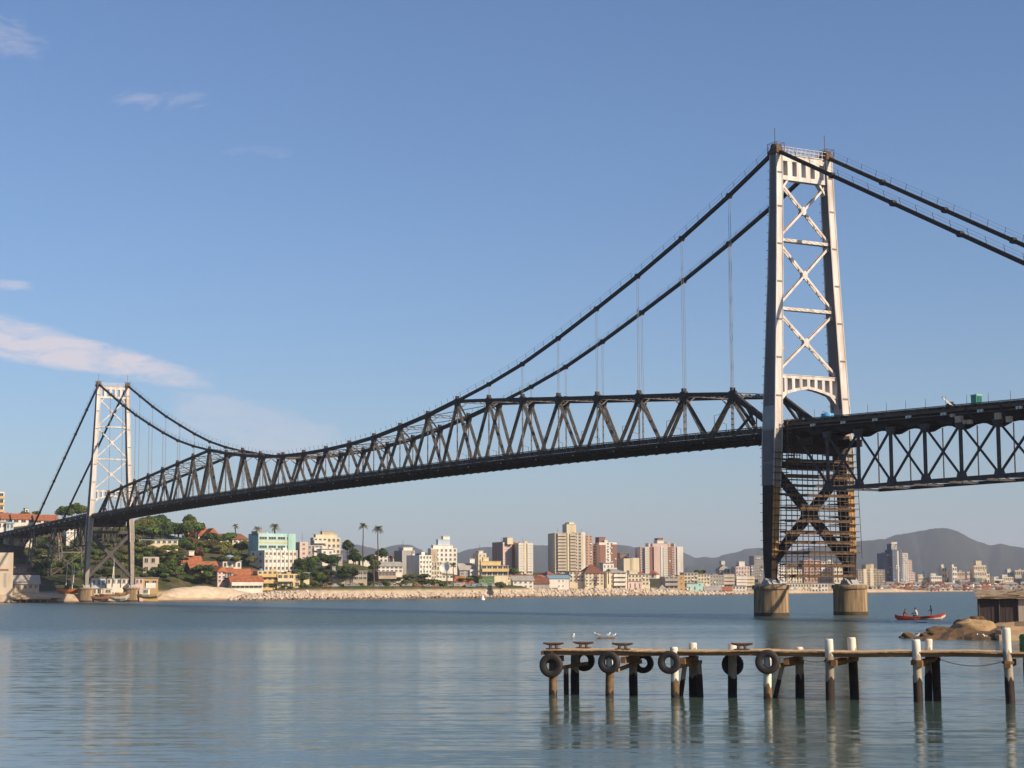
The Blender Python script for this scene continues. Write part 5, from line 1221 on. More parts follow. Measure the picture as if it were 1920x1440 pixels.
bld('long low modern house of brown glass on the green slope', 624, 688, 1071, 1089, 628, TAN, 2, 8, rot=10, rc=FLATR, cat='house', wf=(.8,.5), dep=9, pent=((0,.1,3,GREY,.1),))
bld('two storey house with brown verandas under the palms', 709, 742, 1072, 1098, 622, BROWN, 2, 5, rot=10, rc=SHEET, cat='house', wf=(.55,.6), balc=((0,1,TAN,1.3),), dep=9)
bld('white house with lilac roof edge behind the veranda house', 707, 755, 1053, 1074, 648, WHITE, 2, 6, rot=14, roof='gable', rc=SHEET, rise=1.6, cat='house')
bld('small stepped white house right of the tall palm trunk', 703, 727, 1040, 1055, 680, WHITE, 2, 3, rot=14, pent=((.2,.6,2,WHITE),), cat='house')
bld('cream house with gable roof before the distant hill', 737, 753, 1041, 1053, 690, CREAM, 1, 2, rot=14, roof='gable', rc=TILEB, cat='house')
bld('grey windowless side block with white top left of the tall white block', 754, 778, 1032, 1070, 668, GREY, 4, 3, rot=20, side=None, dep=9, pent=((.2,.9,2.0,WHITE),), panels=((.72,.86,.0,.95,BROWN,.08),), wf=(.3,.3), wcols=(2,))
bld('tall block with wide grey side wall and thin white ribbed front', 786, 809, 1041, 1085, 646, WHITE, 5, 4, rot=38, side=24, ribs=4, wf=(.4,.4), under=6)
bld('white bay windowed block attached right of the ribbed block', 809, 829, 1053, 1088, 652, CREAM, 4, 4, rot=10, wf=(.5,.45), slabs=1, dep=9)
bld('white tower with blue sloping crown and rooftop boxes', 808, 857, 1028, 1062, 690, WHITE, 4, 6, rot=18, side=6, rc=TEALR, pent=((.1,.85,2.2,WHITE,.1),(.3,.75,6.5,BLUEW,.2),(.5,.75,9.2,WHITE,.25)), wf=(.4,.45), panels=((0,.25,.1,.95,TAN,.2),))
bld('cream villa with terrace wall left of the satellite dish', 815, 850, 1078, 1100, 634, CREAM, 2, 5, rot=10, dep=8, cat='house', balc=((0,1,WHITE,1.0),))
bld('orange tiled house behind the palms at the foot of the grey block', 850, 872, 1080, 1094, 640, SALMON, 1, 3, rot=12, roof='gable', rc=TILE, cat='house', rise=1.8)
bld('small orange roofed house beside the white terraces near the wall', 868, 888, 1084, 1096, 644, TAN, 1, 2, rot=12, roof='front', rc=TILE, cat='house', rise=1.6)
bld('grey stepped block with a shed roof right of the blue crowned tower', 862, 892, 1056, 1084, 672, GREY, 3, 3, rot=16, side=3, roof='shed', rc=SHEET, rise=2.5, pent=((.65,.95,3,WHITE),), balc=((.6,1,WHITE,.8),))
bld('slim cream lift tower block left of the yellow terraced house', 897, 912, 1037, 1080, 690, CREAM, 5, 2, rot=14, dep=9, wf=(.25,.3), pent=((.2,.7,1.5,WHITE),))
bld('yellow edged terraced house with big windows on the shore road', 903, 953, 1061, 1082, 668, CREAM, 2, 5, rot=14, side=4, rc=FLATR, wf=(.75,.6), pent=((.0,.75,3.2,YELLOW,.3),(.1,.3,6,CREAM,.4)), cat='house', balc=((0,1,YELLOW,1.2),))
bld('green painted shop wall beside the white terraced house', 898, 927, 1081, 1098, 655, GREENW, 1, 2, rot=8, dep=8, wf=(.3,.3))
bld('tan house with one dark window row next to the green wall', 927, 958, 1080, 1102, 656, TAN, 2, 3, rot=10, dep=8, wf=(.35,.35), cat='house')
bld('low blue and white kiosk on the rock wall edge', 890, 912, 1094, 1104, 650, BLUEW, 1, 3, rot=6, dep=5, cat='kiosk', name='kiosk', roof='gable', rc=TEALR, rise=1.0)
bld('white shed on the rock wall right of the kiosk', 866, 882, 1095, 1104, 650, WHITE, 1, 2, rot=6, dep=5, cat='shed', name='shed')
for x0, x1, yt, yb, d, lab in ((604,618,1098,1105,606,'tiny white hut on the rock wall below the modern house'),(624,640,1097,1105,606,'tiny cream hut on the rock wall right of the first hut'),(748,770,1095,1105,628,'small white shack on the rock wall below the veranda house')):
    bld(lab, x0, x1, yt, yb, d, WHITE if x0 != 624 else CREAM, 1, 3, rot=6, dep=4, cat='hut', name='hut')
# ---- middle of the town
bld('pinkish brown apartment tower, leftmost of the tall towers', 942, 972, 1016, 1072, 905, SALMON, 12, 3, rot=22, side=None, dep=14, wf=(.42,.42), panels=((.62,.78,0,1,BROWN,.25),), balc=((.0,.55,PINK,.9),))
bld('cream ribbed half of the leftmost apartment tower', 972, 999, 1018, 1076, 900, CREAM, 12, 4, rot=16, dep=14, wf=(.45,.42), pent=((-.6,-.2,5.5,CREAM,.3),), panels=((.38,.55,0,1,CREAM,.5),), balc=((.6,1,WHITE,.8),(.0,.34,WHITE,.8)))
bld('tallest beige apartment tower, unfinished look with dark open top floors', 1041, 1091, 999, 1076, 915, BEIGE, 13, 7, rot=12, side=None, dep=18, wf=(.52,.5), slabs=1, pent=((.5,.85,9,CREAM,.2),(.62,.8,11,WHITE,.3)), panels=((.46,.53,0,1,CREAM,.4),), balc=((.1,.42,BEIGE,.9),(.56,.78,BEIGE,.9)), skip=((12,1),(12,4)))
bld('white windowless slab joined right of the tallest tower', 1091, 1098, 998, 1070, 917, WHITE, 0, 0, rot=12, dep=16, panels=((.2,.5,.1,.98,CREAM,.1),))
bld('orange brown tower half behind the tallest tower', 1098, 1111.5, 1004, 1062, 930, SALMON, 11, 2, rot=14, dep=14, wf=(.4,.45), panels=((.0,.2,0,1,BROWN,.1),))
bld('cream gridded block left of the brown and white tower', 1112, 1124, 1018, 1064, 945, CREAM, 9, 2, rot=10, dep=14, wf=(.6,.5), slabs=1)
bld('brown and white striped apartment tower with a brown roof box', 1124, 1157, 1017, 1064, 940, WHITE, 9, 5, rot=14, dep=14, wf=(.35,.4), panels=((.02,.36,0,.9,BROWN,.2),(.68,1,0,.92,BROWN,.2)), pent=((.1,.45,5.5,BROWN,.3),), wcols=(2,3))
bld('small brown roof box building on the skyline left of the pink tower', 1163, 1179, 1037, 1052, 950, BROWN, 2, 3, rot=10, dep=9)
bld('white twin wall block left of the pink tower, first part', 1170, 1186, 1047, 1086, 890, CREAM, 0, 0, rot=14, dep=12, panels=((.78,.96,0,.98,TAN,.1),))
bld('white twin wall block left of the pink tower, right part', 1186, 1199, 1046, 1084, 894, CREAM, 0, 0, rot=14, dep=12, panels=((.0,.14,0,.98,TAN,.12),))
bld('long white row house with tiled roof on the middle shore', 962, 1000, 1079, 1103, 672, WHITE, 2, 4, rot=8, roof='gable', rc=SHEET, rise=1.8, dep=9, wf=(.35,.35), cat='house')
bld('grey fronted house with brown tile ridge right of the long row house', 998, 1029, 1082, 1108, 668, GREY, 3, 4, rot=8, roof='gable', rc=TILEB, rise=2.4, dep=9, wf=(.32,.35), cat='house')
bld('white flat house with two small windows on the middle shore', 1030, 1067, 1078, 1103, 676, WHITE, 2, 5, rot=8, dep=10, wf=(.22,.25), wcols=(2,3), roof='gable', rc=TEALR, rise=1.2, cat='house')
bld('low white shed in front of the flat white house', 1030, 1046, 1103, 1110, 668, WHITE, 1, 2, rot=6, dep=5, cat='shed', name='shed')
bld('cream apartment house with brown gaps left of the hip roofed one', 1068, 1095, 1072, 1092, 720, CREAM, 3, 4, rot=10, dep=10, panels=((.42,.58,0,.9,BROWN,.15),), rc=TILEB)
bld('cream apartment house with a brown hipped roof on the shore', 1097, 1132, 1058, 1098, 712, CREAM, 4, 5, rot=12, dep=12, roof='hip', rc=TILEB, rise=3.4, wf=(.42,.45), panels=((.5,.64,0,.95,BROWN,.2),), slabs=1)
bld('white box on the roofline between the cream houses', 1131, 1151, 1056, 1078, 740, WHITE, 2, 3, rot=10, dep=9, wf=(.3,.3))
bld('white apartment house with bare end wall and wide balconies', 1138, 1174, 1066, 1106, 700, CREAM, 4, 4, rot=14, dep=11, balc=((.35,1,WHITE,1.0),), roof='hip', rc=SHEET, rise=1.6, panels=((.0,.2,0,.98,CREAM,.3),))
bld('tall narrow white stair tower right of the white balconied house', 1169, 1176, 1074, 1110, 692, WHITE, 5, 1, rot=10, dep=6)
bld('cream stepped block below the twin wall block', 1178, 1217, 1077, 1098, 730, CREAM, 3, 6, rot=10, dep=11, pent=((.1,.5,3,CREAM),), wf=(.5,.45))
bld('pale pink low house with one dark door on the shore', 1178, 1204, 1090, 1109, 700, PINK, 1, 3, rot=8, dep=8, cat='house', wf=(.2,.45))
bld('three storey white house with dark balconies on the shore wall', 1203, 1218, 1088, 1111, 706, WHITE, 3, 2, rot=8, dep=8, balc=((0,1,WHITE,1),), cat='house')
pk_ = bld('pink and white apartment tower with brown recesses and roof pinnacles', 1202, 1281, 1025, 1088, 940, PINK, 14, 11, rot=9, dep=20, wf=(.42,.4), wcols=(0,4,5,7,8), panels=((.12,.31,0,.99,BROWN,.12),(.55,.74,0,.99,BROWN,.12),(.47,.54,0,1.02,WHITE,.9),(.31,.47,0,1.01,PINK,.7),(.86,1,0,1,WHITE,.5)),
     pent=((.2,.24,3.5,WHITE,.05),(.3,.72,3.2,PINK,.1),(.42,.57,6.5,WHITE,.15),(.44,.56,9,BROWN,.2),(.80,.83,3.5,WHITE,.05),(.66,.69,4.5,WHITE,.1)), balc=((.1,.2,WHITE,1.1),(.53,.63,WHITE,1.1)))
bld('small white twin gabled house on the shore below the pink tower', 1236, 1248, 1096, 1111, 712, WHITE, 2, 2, rot=6, dep=7, roof='front', rc=SHEET, rise=2, cat='house')
bld('grey brown block with dark openings right of the twin gables', 1247, 1272, 1081, 1106, 738, TAN, 3, 3, rot=12, dep=10, wf=(.6,.55), balc=((0,1,GREY,1),))
bld('brown side wall building below the right edge of the pink tower', 1272, 1284, 1078, 1110, 730, OCHRE, 3, 1, rot=10, dep=9, wf=(.2,.3))
bld('cream flats with two white ledges right of the brown wall', 1283, 1308, 1074, 1094, 790, CREAM, 3, 4, rot=10, dep=11, slabs=1, wf=(.6,.45))
bld('pale turquoise low hall with a taller end right of the brown wall', 1288, 1308, 1094, 1111, 748, TURQ, 1, 2, rot=8, dep=8, wf=(.2,.3))
bld('turquoise end block of the low hall', 1307, 1318, 1091, 1111, 746, TURQ, 2, 1, rot=8, dep=8, wf=(.2,.25))
bld('white gate house at the foot of the brown wall building', 1281, 1290, 1101, 1112, 744, WHITE, 1, 1, rot=6, dep=5, cat='house')
bld('long cream flats in two steps under the low hill line', 1309, 1331, 1077, 1096, 800, CREAM, 3, 4, rot=10, dep=11, slabs=1)
bld('grey long block with brown base in the middle right town', 1327, 1358, 1078, 1100, 806, GREY, 3, 6, rot=10, dep=12, wf=(.5,.4), slabs=1)
bld('cream gabled church like house rising over the grey long block', 1350, 1369, 1059, 1082, 860, CREAM, 3, 3, rot=10, dep=12, roof='hip', rc=SHEET, rise=2.5, pent=((.25,.6,3.5,WHITE,.2),))
bld('grey stepped block left of the orange roofed flats', 1357, 1377, 1076, 1102, 812, GREY, 4, 3, rot=10, dep=10, balc=((0,1,BEIGE,1),))
bld('pink flats with white tops over an orange roofed row', 1380, 1406, 1062, 1084, 850, PINK, 3, 5, rot=12, dep=11, pent=((.3,.7,4.5,WHITE),), wf=(.35,.45))
bld('white striped flats in front of the pink flats', 1381, 1400, 1080, 1103, 815, WHITE, 4, 4, rot=10, dep=10, slabs=1, balc=((0,1,WHITE,1),))
bld('grey apartment tower just left of the near bridge leg', 1415, 1431, 1042, 1100, 920, GREY, 11, 4, rot=12, dep=13, wf=(.45,.42), slabs=1)
bld('slim grey block left of the grey tower by the bridge leg', 1409, 1415, 1060, 1100, 905, GREY, 8, 2, rot=12, dep=10)
bld('beige stepped house by the shore left of the near pier', 1400, 1414, 1080, 1104, 835, BEIGE, 4, 3, rot=10, dep=9, balc=((0,1,CREAM,1),))
bld('long pale market hall on the beach behind the sand', 1322, 1352, 1099, 1112, 772, WHITE, 1, 6, rot=6, dep=8, roof='gable', rc=SHEET, rise=1.8)
bld('orange roofed beach house right of the market hall', 1350, 1372, 1100, 1113, 782, SALMON, 1, 4, rot=6, dep=8, roof='gable', rc=TILE, rise=1.6, cat='house')
bld('white stepped beach house left of the near pier', 1374, 1398, 1099, 1113, 795, WHITE, 2, 4, rot=6, dep=8, cat='house')
# ---- seen through and right of the near tower
for x0, x1, yt, yb, d, c, lab in ((1448,1476,1058,1092,900,WHITE,'white flats seen through the scaffolding left of centre'),(1478,1504,1068,1094,905,CREAM,'cream flats seen low between the tower legs'),(1508,1540,1050,1092,930,SALMON,'brick coloured flats behind the middle of the scaffolding'),(1538,1562,1052,1092,935,WHITE,'tall white flats seen between the legs right of centre'),(1564,1592,1060,1094,925,CREAM,'cream block behind the right leg of the near tower')):
    bld(lab, x0, x1, yt, yb, d, c, 6 if yt < 1060 else 4, 5, rot=12, dep=12, wf=(.45,.45))
for k, (x0, x1, c) in enumerate(((1470,1496,WHITE),(1497,1522,CREAM),(1523,1552,WHITE),(1552,1564,TAN))):
    bld('low %s beach front house between the two near piers, number %s from the left' % (('white','cream','broad white','narrow tan')[k], ('one','two','three','four')[k]), x0, x1, 1094, 1112, 850, c, 2, 5, rot=6, dep=9, wf=(.5,.45), cat='house')
bld('white tower slice right beside the near right leg', 1600, 1606, 1048, 1090, 1020, WHITE, 9, 1, rot=12, dep=12)
bld('olive brown apartment row with cream ribs right of the near tower', 1610, 1659, 1068, 1104, 1000, TAN, 8, 9, rot=14, dep=16, ribs=9, wf=(.5,.5), pent=((.35,.55,5.5,TAN,.2),(.5,.66,6,CREAM,.25)), panels=((.2,.32,0,1.04,CREAM,.3),(.45,.58,0,1.08,CREAM,.3)))
bld('dark blue glass tower with a white cap, left lower wing', 1660, 1676, 1037, 1100, 1060, DBLUE, 14, 4, rot=16, dep=16, wf=(.5,.4), slabs=1)
bld('dark blue glass tower with a white cap, tallest of the right cluster', 1675, 1693, 1030, 1101, 1055, DBLUE, 16, 4, rot=16, dep=16, wf=(.4,.4), pent=((.0,.62,6.2,DBLUE,.1),(.02,.6,8.3,WHITE,.1)), panels=((.5,.62,.02,.96,WHITE,.15),))
bld('bright white slab adjoining the dark blue tower', 1693, 1704, 1037, 1097, 1058, WHITE, 14, 3, rot=12, dep=12, wf=(.4,.4))
bld('white stepped tower right of the white slab', 1704, 1711, 1050, 1096, 1070, PINK, 10, 2, rot=12, dep=12)
bld('lowest white step right of the dark blue tower', 1710, 1716, 1073, 1096, 1075, PINK, 5, 2, rot=12, dep=10)
RB = [(1767,1776,1063,1098,1130,CREAM,'cream tower with a domed top, first of the slim towers right of the blue one'),(1773,1783,1070,1100,1140,BROWN,'brown tower attached to the cream domed tower'),(1787,1795,1063,1100,1120,WHITE,'slim white tower left of the tan gridded tower'),(1794,1810,1072,1104,1122,TAN,'tan gridded tower in the right cluster'),(1814,1824,1072,1100,1150,PINK,'pinkish low tower left of the tall cream tower'),
      (1828,1850,1060,1104,1120,CREAM,'tall cream tower with a stepped crown near the shed roof'),(1848,1856,1076,1104,1125,CREAM,'lower right wing of the tall cream tower'),(1865,1882,1086,1104,1110,WHITE,'white flats right of the tall cream tower'),(1890,1903,1071,1092,1220,WHITE,'white twin block far right'),(1904,1925,1069,1093,1215,BEIGE,'beige tower block cut by the right edge'),
      (1746,1766,1080,1096,1110,WHITE,'white flats with a taller left end before the hill'),(1722,1740,1082,1098,1115,CREAM,'cream row left of the white flats before the hill'),(1800,1816,1088,1108,1060,GREY,'grey green block before the tan gridded tower'),(1830,1842,1083,1106,1080,GGREEN,'dark green glass block at the foot of the cream tower'),(1880,1900,1082,1098,1180,CREAM,'cream low block behind the shed roof'),(1925,1980,1075,1096,1200,WHITE,'white long block beyond the right edge')]
for x0, x1, yt, yb, d, c, lab in RB:
    n = max(2, int((yb-yt)*d/FPX/3.1)); pe = ((.25,.7,5.5,c,.2),) if 'stepped crown' in lab else (((.1,.55,3,WHITE,.2),) if c in (CREAM, WHITE) else ())
    bld(lab, x0, x1, yt, yb, d, c, n, max(2, int((x1-x0)*.32)), rot=14, dep=11, wf=(.5,.45), pent=pe)
# small houses spread along the far right beach and between the blocks
HR = random.Random(11)
def small_house(x0, x1, yt, yb, d, c, rc, label, group):
    s = d/FPX; w_ = (x1-x0)*s; p = at((x0+x1)/2, yb, d); h = at((x0+x1)/2, yt, d).z - p.z; dp = HR.uniform(6, 9); th = R(HR.uniform(-14, 26))
    ctrl((x0+x1)/2, d+1, p.z-.2); th += math.atan2(960-(x0+x1)/2, FPX)
    e = empty('house', p, VR + th); tag(e, label, 'house', group); rise = min(h*.4, 2.2); b = MB(); b.box(-w_/2,w_/2,0,dp,-4,h-rise); kind = HR.choice(('gable','front','hip'))
    if kind == 'front': b.add([(-w_/2,0,h-rise),(w_/2,0,h-rise),(0,0,h-.05),(-w_/2,dp,h-rise),(w_/2,dp,h-rise),(0,dp,h-.05)], [(0,1,2),(5,4,3)])
    if kind == 'gable': b.add([(-w_/2,0,h-rise),(-w_/2,dp,h-rise),(-w_/2,dp/2,h-.05),(w_/2,0,h-rise),(w_/2,dp,h-rise),(w_/2,dp/2,h-.05)], [(0,2,1),(3,4,5)])
    b.build('wall', [wall(c)], e); r_ = MB(); pitched(r_, w_, dp, h-rise, rise, .35, kind); r_.build('roof', [rc], e)
    n = max(1, int(w_/3.2)); me = win_mesh(1.0, 1.2)
    for k in range(n): link('window', me, e, (-w_/2+w_*(k+.5)/n, 0, max(.5, (h-rise)*.4)))
cols = (WHITE, WHITE, CREAM, PINK, BEIGE, WHITE, TAN)
for px in range(1604, 1990, 13):
    for row, (yb, d) in enumerate(((1111, 930), (1106, 985), (1100.5, 1050))):
        x = px + HR.uniform(-4,4) + row*5; wd = HR.uniform(8, 15); dd = max(d, shore_d(x) + 16 + row*45)
        rc = HR.choice((TILE, TILEB, SHEET, SHEET, FLATR))
        yb2 = yb + HR.uniform(-1,1)
        if dd > d: yb2 = min(yb2, hor(x) + FPX*2.2/dd + (0, -3.5, -9)[row])
        small_house(x, x+wd, yb2 - HR.uniform(6, 9.5), yb2, dd, HR.choice(cols), rc, ('tiny house in the front row behind the far right beach','tiny house in the middle row of the far right shore','tiny house in the rear row under the right towers')[row], ('front row of far right houses','middle row of far right houses','rear row of far right houses')[row])
for px in range(1215, 1440, 17):
    x = px + HR.uniform(-4,4); d = shore_d(x) + HR.uniform(22, 34); wd = HR.uniform(9, 15)
    small_house(x, x+wd, 1102, 1110.5, d, HR.choice(cols), HR.choice((TILE, SHEET, SHEET)), 'tiny low house behind the sand between the pink tower and the near pier', 'low houses behind the middle beach')
for px in range(930, 1220, 19):
    x = px + HR.uniform(-5,5); d = shore_d(x) + HR.uniform(120, 170); wd = HR.uniform(10, 17)
    small_house(x, x+wd, 1074 + HR.uniform(-4,4), 1086, d, HR.choice(cols), HR.choice((TILE, SHEET, TILEB)), 'small roof glimpsed behind the shore houses left of the pink tower', 'roofs behind the middle shore houses')
for px in range(604, 935, 21):
    x = px + HR.uniform(-5,5); d = shore_d(x) + HR.uniform(8.5, 11.5); wd = HR.uniform(9, 16)
    small_house(x, x+wd, 1094.5 + HR.uniform(-2,2), 1104, d, HR.choice((WHITE, WHITE, CREAM, BEIGE)), HR.choice((SHEET, FLATR, TILE, SHEET)), 'small pale house on top of the rock wall below the palms and white blocks', 'small houses on the rock wall')
# satellite dish
p = at(835, 1066, 632); b = MB(); b.tube((0,0,-5),(0,0,0),.15); o_ = b; b.lathe([(.1,0),(.9,.18),(1.6,.55),(2.0,.95),(1.94,.95),(1.5,.58),(.8,.24),(.05,.08)], 20)
o = b.build('satellite_dish', [M_LAMP], None, p); o.rotation_euler = (R(70), R(0), VR + R(-20)); tag(o, 'white satellite dish among palms below the blue crowned tower', 'satellite dish'); ctrl(835, 640, p.z - 4)

# ---- wooden quay, hulls and masts at the left
p0_ = at(-60, 1112, 528); p1_ = at(95, 1112, 528); z = p0_.z * .5 + p1_.z * .5
b = MB(); Lq = (Vector((p1_.x,p1_.y,0)) - Vector((p0_.x,p0_.y,0))).length; b.box(0, Lq, 0, 14, 1.35, 1.6); b.box(0, Lq, -.05, .2, 1.0, 1.35)
q = empty('left_quay', (p0_.x, p0_.y, 0), VR); q.name = 'wooden_quay'; tag(q, 'long wooden quay on stubby posts along the water at the left edge', 'quay'); b.build('deck', [M_PLANK], q)
for k in range(12):
    b = MB(); x = Lq*(k+.5)/12; b.tube((x,.3,-2),(x,.3,1.0),.22); b.build('post', [M_DBEAM], q)
b = MB(); b.box(2, Lq-1, 1.2, 13, -2, .9); b.build('crib_wall', [M_REEF], q)
def hull_boat(px, d, length, z0, label, col, cabin, rot=0.0, mast=0, name='wooden_boat', deckc=WHITE):
    p = at(px, hor(px), d); e = empty(name, (p.x, p.y, z0), VR + rot); tag(e, label, 'boat'); Lh = length/2
    secs = [(-Lh,.55*length*.14,1.5,.5),(-.6*Lh,length*.14,1.35,.05),(0,length*.15,1.3,-.1),(.6*Lh,length*.11,1.55,.1),(Lh,.03,2.1,1.1)]
    b = MB(); V = []
    for x, hw, top, bot in secs: V += [(x,-hw,top),(x,-hw*.85,(top+bot)/2),(x,0,bot),(x,hw*.85,(top+bot)/2),(x,hw,top)]
    for i in range(4):
        for k in range(4): b.add([V[i*5+k],V[(i+1)*5+k],V[(i+1)*5+k+1],V[i*5+k+1]], [(0,1,2,3)], 0, True)
        b.add([V[i*5],V[i*5+5],V[i*5+9],V[i*5+4]], [(0,3,2,1)], 1)
    b.add(V[:5], [(0,1,2,3,4)], 0); b.build('hull', [wall(col), wall(deckc)], e)
    if cabin: b = MB(); b.box(-.7*Lh,-.1*Lh,-.09*length,.09*length,1.3,2.9); b.box(-.75*Lh,-.05*Lh,-.1*length,.1*length,2.9,3.05); c_ = b.build('cabin', [wall(deckc)], e); link('window', win_mesh(.7,.7), c_, (-.4*Lh,-.09*length,1.9)); link('window', win_mesh(.7,.7), c_, (-.25*Lh,-.09*length,1.9))
    if mast: b = MB(); b.tube((.1*Lh,0,1.2),(.1*Lh-.02*mast,0,mast),.09,.05); b.build('mast', [M_LAMP], e)
    return e
hull_boat(133, 548, 8.4, 2.6, 'orange hulled boat hauled out on the slip left of the far left pier', (.55,.18,.05), False, .1, 11)
hull_boat(212, 549, 8.0, 1.0, 'brown wooden boat with white deck on the slip between the far piers', (.30,.15,.07), True, .05, 12, deckc=CREAM)
hull_boat(282, 552, 7.5, .9, 'cream hulled boat beached right of the far right pier', (.55,.42,.24), True, -.1)
hull_boat(226, 545, 5.5, .35, 'small pale dinghy at the water edge between the far piers', (.55,.50,.42), False, .1)
hull_boat(190, 546, 6.0, .3, 'small brown skiff at the water edge right of the far left pier', (.25,.14,.09), False, .2)
for px, y0, y1, lab in ((210,1062,1090,'slanting white mast, left of the pair between the far piers'),(226,1058,1090,'slanting white mast, right of the pair between the far piers'),(137,1060,1086,'thin pale mast over the orange hull'),(124,1053,1085,'thinner mast left of the pale one over the orange hull')):
    a, c_ = at(px, y1, 556), at(px + 3, y0, 556); b = MB(); b.tube((0,0,-2), tuple(c_-a), .2 if px > 200 else .1, .14 if px > 200 else .07, 7); b.beam((0,0,.1),(.8,0,.15),.06,.06); o = b.build('boat_mast', [M_LAMP], None, a); tag(o, lab, 'mast')
# sand heap and rock wall
def heap():
    b = MB(); V = []; n, m = 40, 12
    for i in range(n+1):
        u = i/n; px = 268 + (508-268)*u
        top = (max(0, math.sin(math.pi*min(1,u*1.02))) ** .75) * 4.6 * (1 - .25*u) + .12*math.sin(u*31)
        for j in range(m+1):
            v = j/m; d = shore_d(px) + 1.5 + 19*v; z = .15 + top * 1.12 * math.sin(math.pi*(min(1, v + .02) ** .8)) ** .9 + .10*math.sin(i*1.7+j*2.3)
            p = at(px, hor(px), d); V.append((p.x, p.y, max(.1, z)))
    b.add(V, [(i*(m+1)+j, (i+1)*(m+1)+j, (i+1)*(m+1)+j+1, i*(m+1)+j+1)[::-1] for i in range(n) for j in range(m)], 0, True)
    tag(b.build('sand_bank', [mat('pale_sand', (.60,.48,.35), .95, col2=(.44,.34,.24), scale=.5, contrast=1.3)]), kind='structure')
heap()
def riprap():
    b = MB(); rd = random.Random(4); uv = [(math.sin(t1)*math.cos(f), math.sin(t1)*math.sin(f), math.cos(t1)) for t1, f in ((0,0),(1.1,0),(1.1,1.26),(1.1,2.5),(1.1,3.77),(1.1,5.03),(2.1,.6),(2.1,1.9),(2.1,3.1),(2.1,4.4),(2.1,5.6),(3.14,0))]
    fs = [(0,1,2),(0,2,3),(0,3,4),(0,4,5),(0,5,1),(1,6,2),(2,6,7),(2,7,3),(3,7,8),(3,8,4),(4,8,9),(4,9,5),(5,9,10),(5,10,1),(1,10,6),(11,7,6),(11,8,7),(11,9,8),(11,10,9),(11,6,10)]
    px = 430
    while px < 1420:
        D = shore_d(px); fade = 1 if px < 1200 else max(.25, 1 - (px-1200)/260); lo = min(1, max(0, (px-430)/90))
        for row in range(6):
            u = row/5; s = rd.choice((.25,.4,.5,.65,.95))
            p = at(px + rd.uniform(-2.5,2.5), hor(px), D - .8 + 4.2*u + rd.uniform(-.4,.4)); z = (.05 + 2.5*u) * fade * (.3+.7*lo) + rd.uniform(-.2,.2)
            b.add([(p.x + x*s*rd.uniform(.8,1.35), p.y + y*s*rd.uniform(.8,1.35), z + w2*s*.8) for x, y, w2 in uv], fs, 0 if u > .15 else 1)
        px += 2.6
    o = b.build('rock_revetment', [mat('pale_riprap', (.56,.47,.38), .9, col2=(.33,.26,.20), scale=.8, contrast=1.5), mat('wet_riprap', (.26,.16,.09), .8, col2=(.12,.08,.05), scale=.8)])  # pale boulders above, darker wet row at the waterline
    tag(o, kind='stuff', label='rough wall of pale piled boulders along the far shore', cat='rock wall')
riprap()
# ================================================================== trees and palms
def leafmat(name, c, c2):
    m = mat(name, c, .75, col2=c2, scale=.35, contrast=1.5, rnd=.22, spec=.25); return m
LEAF = [leafmat('leaf_green', (.100,.145,.028), (.050,.080,.018)), leafmat('leaf_olive', (.165,.155,.04), (.09,.095,.026)), leafmat('leaf_dark', (.058,.088,.024), (.03,.05,.016)), leafmat('leaf_russet', (.16,.085,.04), (.09,.07,.03))]
BARK = mat('tree_bark', (.13,.095,.07), .9, col2=(.07,.05,.04), scale=2)
def crown_mesh(seed, n=1500, lobes=9, leaf=.08, flat=.8, m_=0):
    rd = np.random.RandomState(seed); cs = [np.zeros(3)]; rs = [.55]
    for k in range(lobes):
        v = rd.normal(size=3); v /= np.linalg.norm(v); v[2] = abs(v[2])*.8 - .25; cs.append(v*rd.uniform(.4,.68)); rs.append(rd.uniform(.24,.42))
    V = []; F_ = []
    tot = sum(r*r for r in rs)
    for c, r in zip(cs, rs):
        for _ in range(int(n*r*r/tot)):
            v = rd.normal(size=3); v /= np.linalg.norm(v); p = c + v * r * (rd.uniform(.6,1.06) ** .6); p = p * np.array([1,1,flat])
            a = v + rd.normal(size=3)*.7; a /= np.linalg.norm(a); t_ = np.cross(a, rd.normal(size=3)); t_ /= np.linalg.norm(t_); u = np.cross(a, t_); s = leaf*rd.uniform(.6,1.35)
            o = len(V)
            for sx, sy in ((-1,-.6),(1,-.6),(.7,.7),(-.7,.7)): V.append(tuple(p + t_*s*sx + u*s*sy))
            F_.append((o,o+1,o+2,o+3))
    me = bpy.data.meshes.new('crown'); me.from_pydata(V, [], F_); me.materials.append(LEAF[m_]); me.update(); return me
CR = {(s, m_): crown_mesh(s*7+m_, m_=m_, lobes=13 + s*3, flat=(.85,.7,.95)[s]) for s in range(3) for m_ in range(4)}
def trunk_mesh(seed):
    rd = random.Random(seed); b = MB(); b.tube((0,0,-.3),(.02,.01,.5),.05,.035,7); 
    for k in range(5):
        a = k*1.26 + rd.uniform(-.3,.3); b.tube((.02,.01,.35+.03*k),(.35*math.cos(a),.35*math.sin(a),.7+rd.uniform(0,.15)),.024,.008,5)
    return b.mesh('trunk', [BARK])
TK = [trunk_mesh(k) for k in range(3)]
TRD = random.Random(21)
